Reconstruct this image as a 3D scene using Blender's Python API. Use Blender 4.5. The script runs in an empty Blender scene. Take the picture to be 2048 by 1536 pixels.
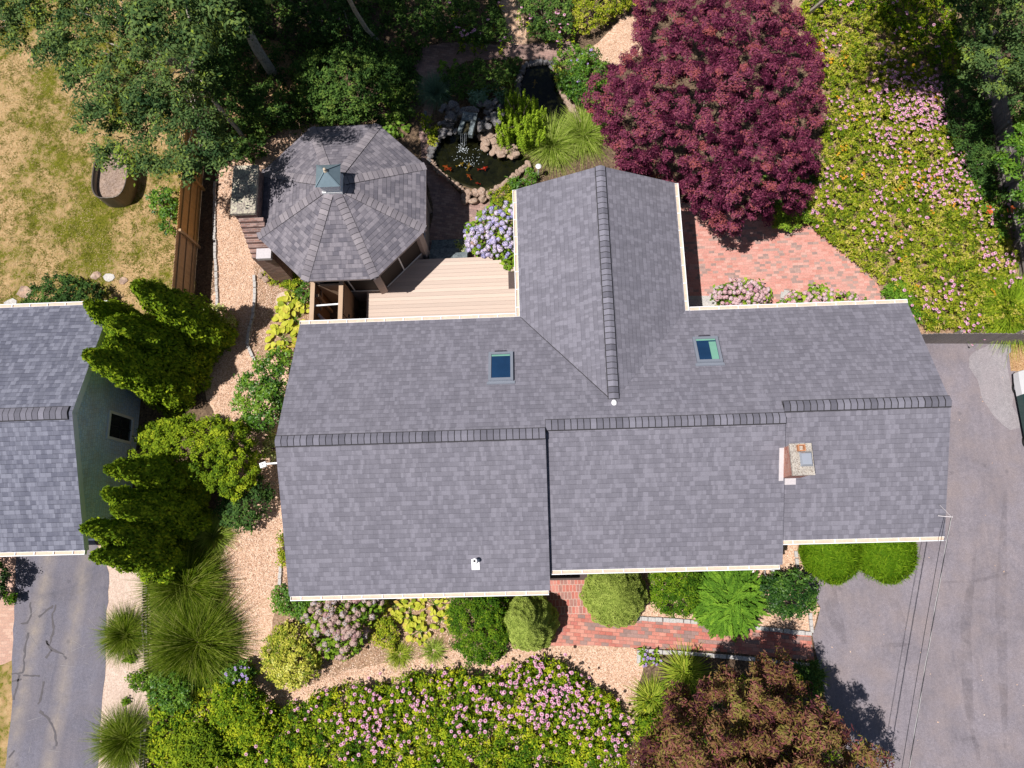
import bpy, bmesh, math
import numpy as np
from mathutils import Matrix

# ------------------------------------------------------------------ camera, sky, sun
F_PX, CAM_H = 1422.0, 25.0
def _rz(a): return np.array([[math.cos(a), -math.sin(a), 0], [math.sin(a), math.cos(a), 0], [0, 0, 1]])
def _rx(a): return np.array([[1, 0, 0], [0, math.cos(a), -math.sin(a)], [0, math.sin(a), math.cos(a)]])
CAM_R = _rz(0.138) @ _rx(0.232) @ _rz(-0.167)
sc = bpy.context.scene
COL = sc.collection
cd = bpy.data.cameras.new("drone_camera"); cam = bpy.data.objects.new("drone_camera", cd); COL.objects.link(cam)
cd.sensor_width = 36.0; cd.lens = F_PX / 2048 * 36.0; cd.clip_end = 500; cd.clip_start = 0.5
m4 = Matrix(CAM_R.tolist()).to_4x4(); m4.translation = (0, 0, CAM_H); cam.matrix_world = m4
sc.camera = cam
SUN_TO = np.array([-0.40, -0.14, 1.0]); SUN_TO /= np.linalg.norm(SUN_TO)
w = bpy.data.worlds.new("World"); sc.world = w; w.use_nodes = True
nt = w.node_tree; nt.nodes.clear()
sky = nt.nodes.new("ShaderNodeTexSky"); sky.sky_type = 'NISHITA'; sky.sun_disc = False
sky.sun_elevation = math.asin(SUN_TO[2]); sky.sun_rotation = math.atan2(SUN_TO[0], SUN_TO[1])
bg = nt.nodes.new("ShaderNodeBackground"); bg.inputs[1].default_value = 0.05
wo = nt.nodes.new("ShaderNodeOutputWorld")
nt.links.new(sky.outputs[0], bg.inputs[0]); nt.links.new(bg.outputs[0], wo.inputs[0])
sl = bpy.data.lights.new("sun", 'SUN'); sl.energy = 5.0; sl.angle = math.radians(0.5); sl.color = (1.0, 0.965, 0.95)
so = bpy.data.objects.new("sun", sl); COL.objects.link(so)
zc = SUN_TO; xc = np.cross([0, 1, 0], zc); xc /= np.linalg.norm(xc); yc = np.cross(zc, xc)
sm = Matrix(np.array([xc, yc, zc]).T.tolist()).to_4x4(); sm.translation = (-15, -5, 40); so.matrix_world = sm
sc.view_settings.view_transform = 'Standard'; sc.view_settings.look = 'None'
sc.view_settings.exposure = 0.25; sc.view_settings.gamma = 1.0
sc.cycles.max_bounces = 6; sc.cycles.diffuse_bounces = 2; sc.cycles.transparent_max_bounces = 8
sc.cycles.use_denoising = True

rng = np.random.default_rng(7)
GROUND_PX = 54.0
def P(x, y, z=0.0):
    d = CAM_R @ np.array([x - 1024.0, 768.0 - y, -F_PX]); t = (z - CAM_H) / d[2]
    return np.array([d[0] * t, d[1] * t, z])
def PA(xy, z):
    xy = np.asarray(xy, float); z = np.broadcast_to(np.asarray(z, float), (len(xy),))
    d = np.stack([xy[:, 0] - 1024, 768 - xy[:, 1], np.full(len(xy), -F_PX)], 1) @ CAM_R.T
    t = (z - CAM_H) / d[:, 2]
    return np.stack([d[:, 0] * t, d[:, 1] * t, z], 1)

# ------------------------------------------------------------------ materials
class NT:
    def __init__(s, name):
        s.m = bpy.data.materials.new(name); s.m.use_nodes = True
        s.t = s.m.node_tree; s.t.nodes.clear()
        s.out = s.n("ShaderNodeOutputMaterial")
    def n(s, typ, **kw):
        nd = s.t.nodes.new(typ)
        for k, v in kw.items(): setattr(nd, k, v)
        return nd
    def set(s, sock, v):
        if hasattr(v, 'is_linked'): s.t.links.new(v, sock)
        elif v is not None: sock.default_value = v
    def math(s, op, a, b=None, c=None):
        nd = s.n("ShaderNodeMath", operation=op)
        for i, v in enumerate((a, b, c)):
            if v is not None: s.set(nd.inputs[i], v)
        return nd.outputs[0]
    def mix(s, f, a, b, mode='MIX'):
        nd = s.n("ShaderNodeMix", data_type='RGBA', blend_type=mode)
        s.set(nd.inputs[0], f)
        for sock, v in ((nd.inputs[6], a), (nd.inputs[7], b)):
            s.set(sock, v if hasattr(v, 'is_linked') else (*v, 1.0))
        return nd.outputs[2]
    def noise(s, vec, scale, detail=4, rough=0.55, dist=0.0):
        nd = s.n("ShaderNodeTexNoise"); s.set(nd.inputs['Vector'], vec)
        nd.inputs['Scale'].default_value = scale; nd.inputs['Detail'].default_value = detail
        nd.inputs['Roughness'].default_value = rough; nd.inputs['Distortion'].default_value = dist
        return nd.outputs[0]
    def ramp(s, f, stops, interp='LINEAR'):
        nd = s.n("ShaderNodeValToRGB"); nd.color_ramp.interpolation = interp
        el = nd.color_ramp.elements
        while len(el) < len(stops): el.new(0.5)
        for e, (p, c) in zip(el, stops):
            e.position = p; e.color = (*c, 1.0) if len(c) == 3 else c
        s.set(nd.inputs[0], f); return nd.outputs[0]
    def rng(s, f, a, b, c=0.0, d=1.0):
        nd = s.n("ShaderNodeMapRange"); s.set(nd.inputs[0], f)
        for i, v in enumerate((a, b, c, d)): nd.inputs[i + 1].default_value = v
        return nd.outputs[0]
    def coords(s, kind='Object', rotz=0.0, scale=(1, 1, 1)):
        o = s.n("ShaderNodeTexCoord").outputs[kind]
        if rotz or tuple(scale) != (1, 1, 1):
            mp = s.n("ShaderNodeMapping"); s.set(mp.inputs[0], o); mp.inputs[2].default_value = (0, 0, rotz)
            mp.inputs[3].default_value = scale; o = mp.outputs[0]
        return o
    def cells(s, vec, wd, ht, jit=0.5, gap=0.006):
        """row/column cells: returns (random 0..1, row random, joint mask, fraction v, fraction u)"""
        sp = s.n("ShaderNodeSeparateXYZ"); s.set(sp.inputs[0], vec)
        v = s.math('DIVIDE', sp.outputs[1], ht); row = s.math('FLOOR', v); fv = s.math('FRACT', v)
        wn = s.n("ShaderNodeTexWhiteNoise", noise_dimensions='1D'); s.set(wn.inputs['W'], row)
        off = s.math('MULTIPLY', wn.outputs[0], jit) if jit != 0.5 else s.math('MULTIPLY', s.math('FRACT', s.math('MULTIPLY', row, 0.5)), 1.0)
        u = s.math('ADD', s.math('DIVIDE', sp.outputs[0], wd), off); col = s.math('FLOOR', u); fu = s.math('FRACT', u)
        cb = s.n("ShaderNodeCombineXYZ"); s.set(cb.inputs[0], col); s.set(cb.inputs[1], row)
        w2 = s.n("ShaderNodeTexWhiteNoise", noise_dimensions='2D'); s.set(w2.inputs['Vector'], cb.outputs[0])
        ju = s.math('LESS_THAN', s.math('MINIMUM', fu, s.math('SUBTRACT', 1.0, fu)), gap / wd)
        jv = s.math('LESS_THAN', s.math('MINIMUM', fv, s.math('SUBTRACT', 1.0, fv)), gap / ht)
        return w2.outputs[0], wn.outputs[0], s.math('MAXIMUM', ju, jv), fv, fu
    def bump(s, h, strength=0.4, dist=0.01):
        nd = s.n("ShaderNodeBump"); nd.inputs[0].default_value = strength; nd.inputs[1].default_value = dist
        s.set(nd.inputs['Height'], h); return nd.outputs[0]
    def fin(s, col, rough=0.8, metal=0.0, bump=None, spec=0.3, trans=None, emit=None):
        b = s.n("ShaderNodeBsdfPrincipled")
        s.set(b.inputs['Base Color'], col if hasattr(col, 'is_linked') else (*col, 1.0))
        s.set(b.inputs['Roughness'], rough); b.inputs['Metallic'].default_value = metal
        b.inputs['Specular IOR Level'].default_value = spec
        if bump is not None: s.set(b.inputs['Normal'], bump)
        sh = b.outputs[0]
        if trans:
            tl = s.n("ShaderNodeBsdfTranslucent"); s.set(tl.inputs[0], col if hasattr(col, 'is_linked') else (*col, 1.0))
            mx = s.n("ShaderNodeMixShader"); mx.inputs[0].default_value = trans
            s.t.links.new(sh, mx.inputs[1]); s.t.links.new(tl.outputs[0], mx.inputs[2]); sh = mx.outputs[0]
        s.t.links.new(sh, s.out.inputs[0]); return s.m

def mul(c, k): return tuple(v * k for v in c)
def plain(name, col, rough=0.6, var=0.15, scale=6.0, metal=0.0, spec=0.3):
    n = NT(name); v = n.coords()
    c = n.mix(n.noise(v, scale, 5), mul(col, 1 - var), mul(col, 1 + var))
    return n.fin(c, rough, metal, n.bump(n.noise(v, scale * 12, 3), 0.15, 0.004), spec)
def leafmat(name, stops, rough=0.65, trans=0.17, spec=0.06, k=1.5):
    if not any(w_ in name for w_ in ('petal', 'floret', 'chips')): stops = [tuple(min(.62, v * k) for v in s) for s in stops]
    n = NT(name); a = n.n("ShaderNodeAttribute", attribute_name="tint")
    k = len(stops) - 1
    c = n.ramp(a.outputs['Fac'], [(i / k, s) for i, s in enumerate(stops)])
    return n.fin(c, rough, 0, None, spec, trans)
def shingle(name, lo, hi, wd=0.24, ht=0.143, tabline=0.35, warm=(1, 1, 1)):
    n = NT(name); uv = n.n("ShaderNodeUVMap").outputs[0]
    r1, rr, j1, fv, fu = n.cells(uv, wd, ht, 7.3, 0.004)
    mp = n.n("ShaderNodeMapping"); n.set(mp.inputs[0], uv); mp.inputs[1].default_value = (3.1, 0, 0)
    r2, _, j2, fv2, fu2 = n.cells(mp.outputs[0], wd * 0.53, ht, 5.1, 0.003)
    tone = n.math('ADD', n.math('MULTIPLY', r1, 0.62), n.math('MULTIPLY', r2, 0.38))
    tone = n.rng(tone, 0.22, 0.8)
    mid = tuple((a + b) / 2 for a, b in zip(lo, hi))
    c = n.ramp(tone, [(0.0, lo), (0.38, mul(mid, 0.94)), (0.66, mul(mid, 1.0)), (0.78, hi), (1.0, hi)])
    shadow_line = n.math('MULTIPLY', n.math('LESS_THAN', fv, 0.11), n.math('ADD', n.math('MULTIPLY', n.math('LESS_THAN', r1, 0.55), 0.6), 0.4))  # shadow along each row's lower edge, painted into the shingle colour
    c = n.mix(n.math('MULTIPLY', shadow_line, tabline), c, mul(lo, 0.35))
    c = n.mix(n.math('MULTIPLY', n.math('LESS_THAN', fu, 0.03), tabline * 0.8), c, mul(lo, 0.45))
    ob = n.coords()
    g = n.noise(ob, 55, 3, 0.8); c = n.mix(n.rng(g, 0.3, 0.7), mul((1, 1, 1), 0.82), mul((1, 1, 1), 1.16)) if False else n.mix(1.0, c, n.ramp(g, [(0.3, (0.80, 0.80, 0.80)), (0.7, (1.18, 1.17, 1.16))]), 'MULTIPLY')
    big = n.noise(ob, 0.55, 5, 0.6)
    c = n.mix(1.0, c, n.ramp(big, [(0.3, (0.96, 0.96, 0.97)), (0.7, (1.04, 1.035, 1.03))]), 'MULTIPLY')
    mps = n.n("ShaderNodeMapping"); n.set(mps.inputs[0], uv); mps.inputs[3].default_value = (3.0, 0.25, 1); st = n.noise(mps.outputs[0], 1.3, 5, 0.65); c = n.mix(1.0, c, n.ramp(st, [(0.35, (0.94, 0.94, 0.94)), (0.65, (1.05, 1.05, 1.05))]), 'MULTIPLY')
    saw = n.math('SUBTRACT', 1.0, fv)
    h = n.math('ADD', n.math('MULTIPLY', saw, 0.55), n.math('ADD', n.math('MULTIPLY', n.math('GREATER_THAN', r1, 0.5), 0.35), n.math('MULTIPLY', g, 0.35)))
    return n.fin(c, 0.93, 0, n.bump(h, 0.55, 0.012), 0.2)
def asphalt(name, base, warm, tracks=None):
    n = NT(name); o = n.coords()
    c = n.mix(n.rng(n.noise(o, 0.5, 8, 0.68, 0.8), 0.28, 0.72), mul(base, 0.78), mul(base, 1.2)); c = n.mix(1.0, c, n.ramp(n.noise(o, 9, 8, 0.85), [(0.3, (0.80, 0.80, 0.80)), (0.7, (1.2, 1.2, 1.2))]), 'MULTIPLY')
    c = n.mix(n.rng(n.noise(o, 0.9, 5, 0.6), 0.42, 0.7), c, warm)
    c = n.mix(1.0, c, n.ramp(n.noise(o, 60, 2, 0.9), [(0.3, (0.62, 0.62, 0.63)), (0.62, (1.12, 1.12, 1.1)), (0.8, (1.7, 1.65, 1.6))]), 'MULTIPLY')
    stx = n.noise(n.coords(rotz=-0.18, scale=(2.6, 0.35, 1)), 1.3, 7, 0.75, 0.5)
    c = n.mix(1.0, c, n.ramp(stx, [(0.3, (0.90, 0.90, 0.91)), (0.7, (1.10, 1.09, 1.07))]), 'MULTIPLY')
    if tracks:
        sp = n.n("ShaderNodeSeparateXYZ"); n.set(sp.inputs[0], o)
        for x0, wd in tracks:
            d = n.math('ABSOLUTE', n.math('SUBTRACT', n.math('ADD', sp.outputs[0], n.math('MULTIPLY', sp.outputs[1], -0.075)), x0))
            f = n.math('MULTIPLY', n.rng(d, 0.0, wd, 1.0, 0.0), n.rng(n.noise(o, 1.6, 5), 0.3, 0.75, 0.1, 0.85))
            c = n.mix(f, c, (0.30, 0.25, 0.20))
    sp_ = n.n("ShaderNodeTexVoronoi"); n.set(sp_.inputs['Vector'], o); sp_.inputs['Scale'].default_value = 1.1
    c = n.mix(n.math('MULTIPLY', n.rng(n.math('ADD', sp_.outputs['Distance'], n.math('MULTIPLY', n.noise(o, 9, 4), .10)), 0.09, 0.16, 1, 0), 0.45), c, mul(base, 0.5))
    c = n.mix(1.0, c, n.ramp(n.noise(o, 19, 3, .9), [(0.3, (0.84, 0.84, 0.84)), (0.5, (1, 1, 1)), (0.7, (1.17, 1.16, 1.15))]), 'MULTIPLY'); c = n.mix(n.rng(n.noise(o, 13, 4, .8), .70, .76), c, mul(base, 1.5))
    ln = n.n("ShaderNodeTexVoronoi", feature='DISTANCE_TO_EDGE'); n.set(ln.inputs['Vector'], n.coords(scale=(0.35, 0.22, 1))); ln.inputs['Scale'].default_value = 0.7
    f = n.math('MULTIPLY', n.math('LESS_THAN', ln.outputs[0], 0.004), n.rng(n.noise(o, 0.7, 3), 0.5, 0.62, 0, 0.12))
    c = n.mix(f, c, mul(base, 0.45))
    return n.fin(c, 0.9, 0, n.bump(n.noise(o, 70, 2, 0.9), 0.4, 0.006), 0.25)
def brick(name, cols, wd=0.2, ht=0.1, jit=0.5, rotz=0.0, joint=(0.30, 0.24, 0.2), gap=0.006, uv=False):
    n = NT(name); v = n.n("ShaderNodeUVMap").outputs[0] if uv else n.coords(rotz=rotz)
    wob = n.noise(v, 3.0, 2)
    r, _, j, fv, fu = n.cells(v, wd, ht, jit, gap)
    k = len(cols); c = n.ramp(r, [(i / k, s) for i, s in enumerate(cols)], 'CONSTANT')
    c = n.mix(n.math('MULTIPLY', j, 0.75), c, joint)
    o = n.coords()
    c = n.mix(1.0, c, n.ramp(n.noise(o, 26, 4, 0.7), [(0.3, (0.78, 0.78, 0.78)), (0.7, (1.2, 1.18, 1.16))]), 'MULTIPLY')
    c = n.mix(n.rng(n.noise(o, 0.8, 5, 0.62), 0.48, 0.75, 0, 0.5), c, (0.42, 0.27, 0.22))
    return n.fin(c, 0.88, 0, n.bump(n.math('SUBTRACT', n.noise(o, 40, 3), n.math('MULTIPLY', j, 0.8)), 0.5, 0.01), 0.25)
def speckle(name, cols, scale=30, big=0.8, bigcols=((0.8, 0.8, 0.8), (1.2, 1.18, 1.12)), stretch=(1, 1, 1)):
    n = NT(name); o = n.coords()
    vo = n.n("ShaderNodeTexVoronoi"); n.set(vo.inputs['Vector'], n.coords(scale=stretch)); vo.inputs['Scale'].default_value = scale
    sx = n.n("ShaderNodeSeparateColor"); n.set(sx.inputs[0], vo.outputs['Color'])
    k = len(cols) - 1; c = n.ramp(sx.outputs[0], [(i / k, s) for i, s in enumerate(cols)])
    c = n.mix(1.0, c, n.ramp(n.noise(o, big, 6, 0.65), [(0.3, bigcols[0]), (0.7, bigcols[1])]), 'MULTIPLY')
    c = n.mix(1.0, c, n.ramp(n.noise(o, scale * 2, 3, 0.8), [(0.25, (0.6, 0.6, 0.6)), (0.7, (1.25, 1.25, 1.25))]), 'MULTIPLY')
    return n.fin(c, 0.95, 0, n.bump(n.noise(o, scale * 1.3, 3, 0.7), 0.7, 0.02), 0.15)
def wood(name, a, b, axis=(1, 1, 1), scale=3.0, rough=0.75):
    n = NT(name); o = n.coords(scale=axis)
    c = n.mix(n.noise(o, scale, 6, 0.65, 0.4), a, b)
    at = n.n("ShaderNodeAttribute", attribute_name="tint")
    c = n.mix(1.0, c, n.ramp(at.outputs['Fac'], [(0, (0.90, 0.90, 0.90)), (1, (1.08, 1.08, 1.07))]), 'MULTIPLY')
    return n.fin(c, rough, 0, n.bump(n.noise(o, scale * 3, 4), 0.3, 0.005), 0.25)
def lawnmat():
    n = NT("dry_lawn"); o = n.coords()
    c = n.ramp(n.noise(o, 9, 5, 0.75), [(0.25, (0.24, 0.145, 0.06)), (0.5, (0.43, 0.285, 0.135)), (0.75, (0.62, 0.44, 0.26))])
    g = n.ramp(n.noise(o, 11, 5, 0.75), [(0.25, (0.06, 0.075, 0.006)), (0.7, (0.19, 0.18, 0.018))])
    f = n.math('ADD', n.noise(o, 0.5, 4, 0.6), n.math('MULTIPLY', n.noise(o, 4.5, 6, 0.8), 0.75))
    c = n.mix(n.rng(f, 0.82, 0.95), c, g)
    return n.fin(c, 0.95, 0, n.bump(n.noise(o, 30, 4, 0.8), 0.8, 0.03), 0.1)
def watermat():
    n = NT("pond_water"); o = n.coords()
    tr = n.n("ShaderNodeBsdfTransparent"); tr.inputs[0].default_value = (0.42, 0.46, 0.34, 1)
    gl = n.n("ShaderNodeBsdfGlossy"); gl.inputs[0].default_value = (1, 1, 1, 1); gl.inputs[1].default_value = 0.04
    bp = n.bump(n.noise(o, 5.0, 4, 0.6), 0.6, 0.03); n.t.links.new(bp, gl.inputs['Normal'])
    fr = n.n("ShaderNodeFresnel"); fr.inputs[0].default_value = 1.33; n.t.links.new(bp, fr.inputs['Normal'])
    mx = n.n("ShaderNodeMixShader"); n.t.links.new(fr.outputs[0], mx.inputs[0])
    n.t.links.new(tr.outputs[0], mx.inputs[1]); n.t.links.new(gl.outputs[0], mx.inputs[2]); n.t.links.new(mx.outputs[0], n.out.inputs[0])
    return n.m
def glassmat(name, col, rough=0.03):
    n = NT(name); o = n.coords()
    return n.fin(n.mix(n.noise(o, 2.5, 3), mul(col, 0.6), mul(col, 1.4)), rough, 0, None, 0.9)

MT = {}
MT['roof'] = shingle("house_shingles", (0.150, 0.144, 0.168), (0.200, 0.192, 0.222), 0.155, 0.143, 0.38)
MT['roofg'] = shingle("gazebo_shingles", (0.118, 0.110, 0.128), (0.212, 0.194, 0.212), 0.21, 0.143, 0.7)
MT['roofn'] = shingle("neighbour_shingles", (0.112, 0.116, 0.150), (0.19, 0.195, 0.238), 0.18, 0.145, 0.7)
def capmat(name, lo, hi):
    n = NT(name); a = n.n("ShaderNodeAttribute", attribute_name="tint"); o = n.coords()
    c = n.ramp(a.outputs['Fac'], [(0, lo), (1, hi)])
    c = n.mix(1.0, c, n.ramp(n.noise(o, 55, 3, 0.8), [(0.3, (0.8, 0.8, 0.8)), (0.7, (1.18, 1.17, 1.16))]), 'MULTIPLY')
    return n.fin(c, 0.93, 0, n.bump(n.noise(o, 55, 3, .8), 0.3, 0.01), 0.2)
MT['cap'] = capmat("ridge_shingles", (0.11, 0.107, 0.128), (0.205, 0.198, 0.232))
MT['capg'] = capmat("hip_shingles", (0.16, 0.145, 0.16), (0.27, 0.243, 0.255))
MT['vent_edge'] = plain("dark_ridge_vent", (0.03, 0.028, 0.03), 0.8)
MT['white'] = plain("white_paint", (0.80, 0.79, 0.77), 0.45, 0.05)
MT['gut_in'] = plain("gutter_debris", (0.60, 0.45, 0.34), 0.9, 0.25, 9)
MT['trim_n'] = plain("blue_grey_trim", (0.70, 0.74, 0.86), 0.6, 0.08)
MT['wall'] = plain("house_clapboard", (0.50, 0.48, 0.46), 0.8, 0.1)
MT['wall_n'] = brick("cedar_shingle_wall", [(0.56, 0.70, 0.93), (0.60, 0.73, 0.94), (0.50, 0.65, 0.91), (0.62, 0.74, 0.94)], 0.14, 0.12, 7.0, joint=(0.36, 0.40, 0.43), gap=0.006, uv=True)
MT['gaz_wall'] = wood("pinkish_gazebo_wood", (0.42, 0.33, 0.29), (0.52, 0.42, 0.37), (1, 1, 8), 2)
MT['tanwood'] = wood("tan_shower_wood", (0.42, 0.28, 0.18), (0.58, 0.42, 0.29), (1, 1, 6), 3)
MT['brownwood'] = wood("brown_door_wood", (0.22, 0.12, 0.065), (0.32, 0.19, 0.11), (2, 2, 12), 3)
MT['screen'] = plain("dark_screen", (0.035, 0.026, 0.022), 0.7)
MT['deck'] = wood("peach_deck_boards", (0.50, 0.385, 0.31), (0.58, 0.465, 0.385), (0.6, 9, 1), 3, 0.7)
MT['deck_under'] = plain("deck_underside", (0.10, 0.07, 0.055), 0.9)
MT['mat'] = plain("dark_brown_rubber", (0.085, 0.062, 0.055), 0.9, 0.25, 20)
MT['verdigris'] = plain("green_copper", (0.17, 0.23, 0.26), 0.5, 0.2, 8, 0.3, 0.5)
MT['gold'] = plain("pale_finial", (0.55, 0.45, 0.33), 0.4, 0.2, 10)
MT['chim'] = brick("red_chimney_brick", [(0.42, 0.13, 0.085), (0.48, 0.19, 0.13), (0.36, 0.11, 0.075), (0.52, 0.26, 0.19)], 0.2, 0.068, 0.5, joint=(0.55, 0.5, 0.45), gap=0.006, uv=True)
MT['dchim'] = brick("brown_chimney_brick", [(0.20, 0.11, 0.09), (0.26, 0.14, 0.11), (0.17, 0.10, 0.085), (0.30, 0.19, 0.16)], 0.2, 0.068, 0.5, joint=(0.30, 0.27, 0.25), gap=0.006, uv=True)
MT['crownc'] = speckle("mottled_cement", [(0.38, 0.35, 0.31), (0.48, 0.44, 0.39), (0.24, 0.20, 0.17), (0.54, 0.50, 0.45)], 38, 5)
MT['lichen'] = speckle("lichen_stone", [(0.24, 0.20, 0.18), (0.33, 0.29, 0.26), (0.45, 0.42, 0.33), (0.52, 0.48, 0.38), (0.22, 0.18, 0.17)], 24, 3.5, ((0.75, 0.72, 0.72), (1.2, 1.2, 1.1)))
MT['terra'] = plain("terracotta_flue", (0.48, 0.21, 0.10), 0.8)
MT['steel'] = plain("galvanised_steel", (0.62, 0.65, 0.70), 0.35, 0.1, 8, 0.7, 0.5)
MT['lead'] = plain("lead_flashing", (0.50, 0.46, 0.46), 0.6, 0.2, 16)
MT['skyframe'] = plain("grey_skylight_frame", (0.26, 0.28, 0.32), 0.4, 0.08, 6, 0.3)
MT['skydark'] = plain("black_solar_strip", (0.035, 0.03, 0.04), 0.3)
MT['skyglass'] = glassmat("blue_skylight_glass", (0.010, 0.035, 0.085), 0.02)
MT['skygreen'] = plain("pale_green_lit_shaft", (0.16, 0.34, 0.25), 0.5, 0.2, 3)
MT['pane'] = glassmat("dark_pane", (0.02, 0.025, 0.03))
MT['tank'] = plain("bronze_corrugated_steel", (0.20, 0.165, 0.13), 0.42, 0.15, 5, 0.6, 0.5)
MT['soil'] = speckle("dug_soil", [(0.26, 0.19, 0.15), (0.36, 0.27, 0.22), (0.20, 0.14, 0.10)], 22, 2)
MT['fence'] = wood("orange_cedar_fence", (0.52, 0.28, 0.085), (0.70, 0.42, 0.155), (8, 8, 0.7), 2)
MT['fence_old'] = wood("brown_lattice_fence", (0.40, 0.25, 0.13), (0.55, 0.38, 0.22), (8, 8, 0.7), 2)
MT['greyfence'] = wood("weathered_grey_fence", (0.15, 0.125, 0.115), (0.34, 0.295, 0.27), (9, 9, 0.7), 2, 0.9)
MT['bark'] = speckle("grey_bark", [(0.16, 0.12, 0.095), (0.26, 0.21, 0.17), (0.10, 0.075, 0.06)], 18, 3)
MT['palebark'] = speckle("pale_bark", [(0.40, 0.35, 0.29), (0.52, 0.47, 0.40), (0.30, 0.25, 0.20)], 20, 3)
MT['stone'] = speckle("pinkish_fieldstone", [(0.34, 0.23, 0.17), (0.44, 0.32, 0.24), (0.27, 0.19, 0.15), (0.47, 0.37, 0.30)], 5, 2.5)
MT['greystone'] = speckle("blue_grey_stone", [(0.13, 0.13, 0.145), (0.21, 0.20, 0.20), (0.10, 0.095, 0.105), (0.27, 0.24, 0.21)], 5, 2.5)
MT['granite'] = speckle("pale_granite", [(0.46, 0.44, 0.42), (0.56, 0.53, 0.50), (0.36, 0.35, 0.34)], 40, 3)
MT['greystone_pale'] = plain('pale_scuff', (0.30, 0.28, 0.28), 0.9)
MT['slate'] = speckle("slate_slab", [(0.14, 0.17, 0.18), (0.20, 0.23, 0.24), (0.11, 0.13, 0.14)], 8, 2)
MT['ground'] = speckle("garden_soil", [(0.11, 0.075, 0.05), (0.17, 0.115, 0.075), (0.075, 0.05, 0.034), (0.23, 0.16, 0.10)], 18, 0.7)
MT['bedsoil'] = speckle("warm_bed_soil", [(0.27, 0.17, 0.11), (0.38, 0.25, 0.16), (0.20, 0.12, 0.075), (0.46, 0.32, 0.22)], 24, 0.9)
MT['mulch'] = speckle("wood_chip_mulch", [(0.45, 0.27, 0.175), (0.60, 0.40, 0.27), (0.70, 0.50, 0.36), (0.39, 0.225, 0.135), (0.76, 0.57, 0.43)], 26, 0.7, ((0.86, 0.84, 0.82), (1.12, 1.12, 1.12)), (1, 1.6, 1))
MT['sand'] = speckle("sandy_strip", [(0.52, 0.39, 0.31), (0.64, 0.50, 0.41), (0.46, 0.34, 0.27)], 30, 0.9, ((0.86, 0.84, 0.82), (1.12, 1.12, 1.1)))
MT['straw'] = speckle("dry_straw", [(0.34, 0.19, 0.09), (0.50, 0.31, 0.16), (0.24, 0.13, 0.06), (0.58, 0.40, 0.24)], 26, 1.2, ((.8, .78, .75), (1.2, 1.2, 1.2)), (1, 2.2, 1))
MT['lawn'] = lawnmat()
MT['drive'] = asphalt("faded_asphalt", (0.212, 0.188, 0.208), (0.243, 0.203, 0.205))
MT['drive_n'] = asphalt("dark_asphalt", (0.150, 0.143, 0.172), (0.165, 0.15, 0.168), [(-17.22, 0.42), (-15.86, 0.38)])
MT['patch'] = asphalt("pale_blob_asphalt", (0.285, 0.262, 0.272), (0.285, 0.255, 0.265))
MT['crack'] = plain("sealed_crack", (0.095, 0.085, 0.09), 0.8, 0.25, 5)
MT['walk'] = brick("red_walk_bricks", [(0.46, 0.155, 0.115), (0.50, 0.20, 0.15), (0.42, 0.135, 0.10), (0.54, 0.24, 0.18), (0.25, 0.165, 0.145), (0.47, 0.175, 0.13), (0.44, 0.15, 0.12), (0.30, 0.19, 0.165)], 0.235, 0.118, 0.5, 0.10, (0.20, 0.13, 0.10))
MT['landing'] = brick("landing_bricks", [(0.46, 0.16, 0.12), (0.50, 0.21, 0.165), (0.42, 0.14, 0.105), (0.33, 0.16, 0.13)], 0.118, 0.235, 0.5, 0.0, (0.55, 0.44, 0.36), 0.008)
MT['patio'] = brick("faded_patio_bricks", [(0.53, 0.245, 0.20), (0.57, 0.285, 0.235), (0.50, 0.22, 0.175), (0.58, 0.32, 0.265), (0.54, 0.25, 0.205), (0.30, 0.205, 0.18), (0.55, 0.265, 0.215), (0.37, 0.25, 0.215)], 0.20, 0.10, 7.7, 0.0, (0.46, 0.29, 0.225), 0.005)
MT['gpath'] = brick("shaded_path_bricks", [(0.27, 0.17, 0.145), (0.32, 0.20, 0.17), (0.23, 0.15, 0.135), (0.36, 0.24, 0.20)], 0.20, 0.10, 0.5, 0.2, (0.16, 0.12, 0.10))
MT['pinkpave'] = brick("pink_pavers", [(0.50, 0.31, 0.23), (0.55, 0.36, 0.27), (0.46, 0.28, 0.21)], 0.20, 0.10, 0.5, 0, (0.42, 0.30, 0.23))
MT['water'] = watermat()
MT['pondbed'] = speckle("dark_pond_bed", [(0.030, 0.028, 0.016), (0.06, 0.052, 0.028), (0.02, 0.02, 0.014)], 6, 2)
MT['foam'] = plain("white_foam", (0.52, 0.56, 0.58), 0.3, 0.1)
MT['orange'] = plain("koi_orange", (0.75, 0.13, 0.02), 0.4, 0.2, 9)
MT['yellow'] = plain("koi_yellow", (0.70, 0.38, 0.06), 0.4, 0.2, 9)
MT['red'] = plain("koi_red", (0.72, 0.05, 0.02), 0.4, 0.2, 9)
MT['cable_w'] = plain("bare_wire", (0.50, 0.49, 0.47), 0.5)
MT['cable_b'] = plain("black_wire", (0.02, 0.02, 0.025), 0.6)
MT['cargreen'] = plain("dark_green_paint", (0.012, 0.06, 0.055), 0.15, 0.05, 2, 0.2, 0.6)
MT['carwhite'] = plain("white_car_paint", (0.82, 0.82, 0.82), 0.2, 0.02, 2, 0, 0.5)
MT['carglass'] = glassmat("car_glass", (0.012, 0.02, 0.05))
MT['tyre'] = plain("tyre_rubber", (0.02, 0.02, 0.02), 0.85)
MT['canvas'] = plain("folded_canvas", (0.40, 0.36, 0.40), 0.8, 0.2, 9)
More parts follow.
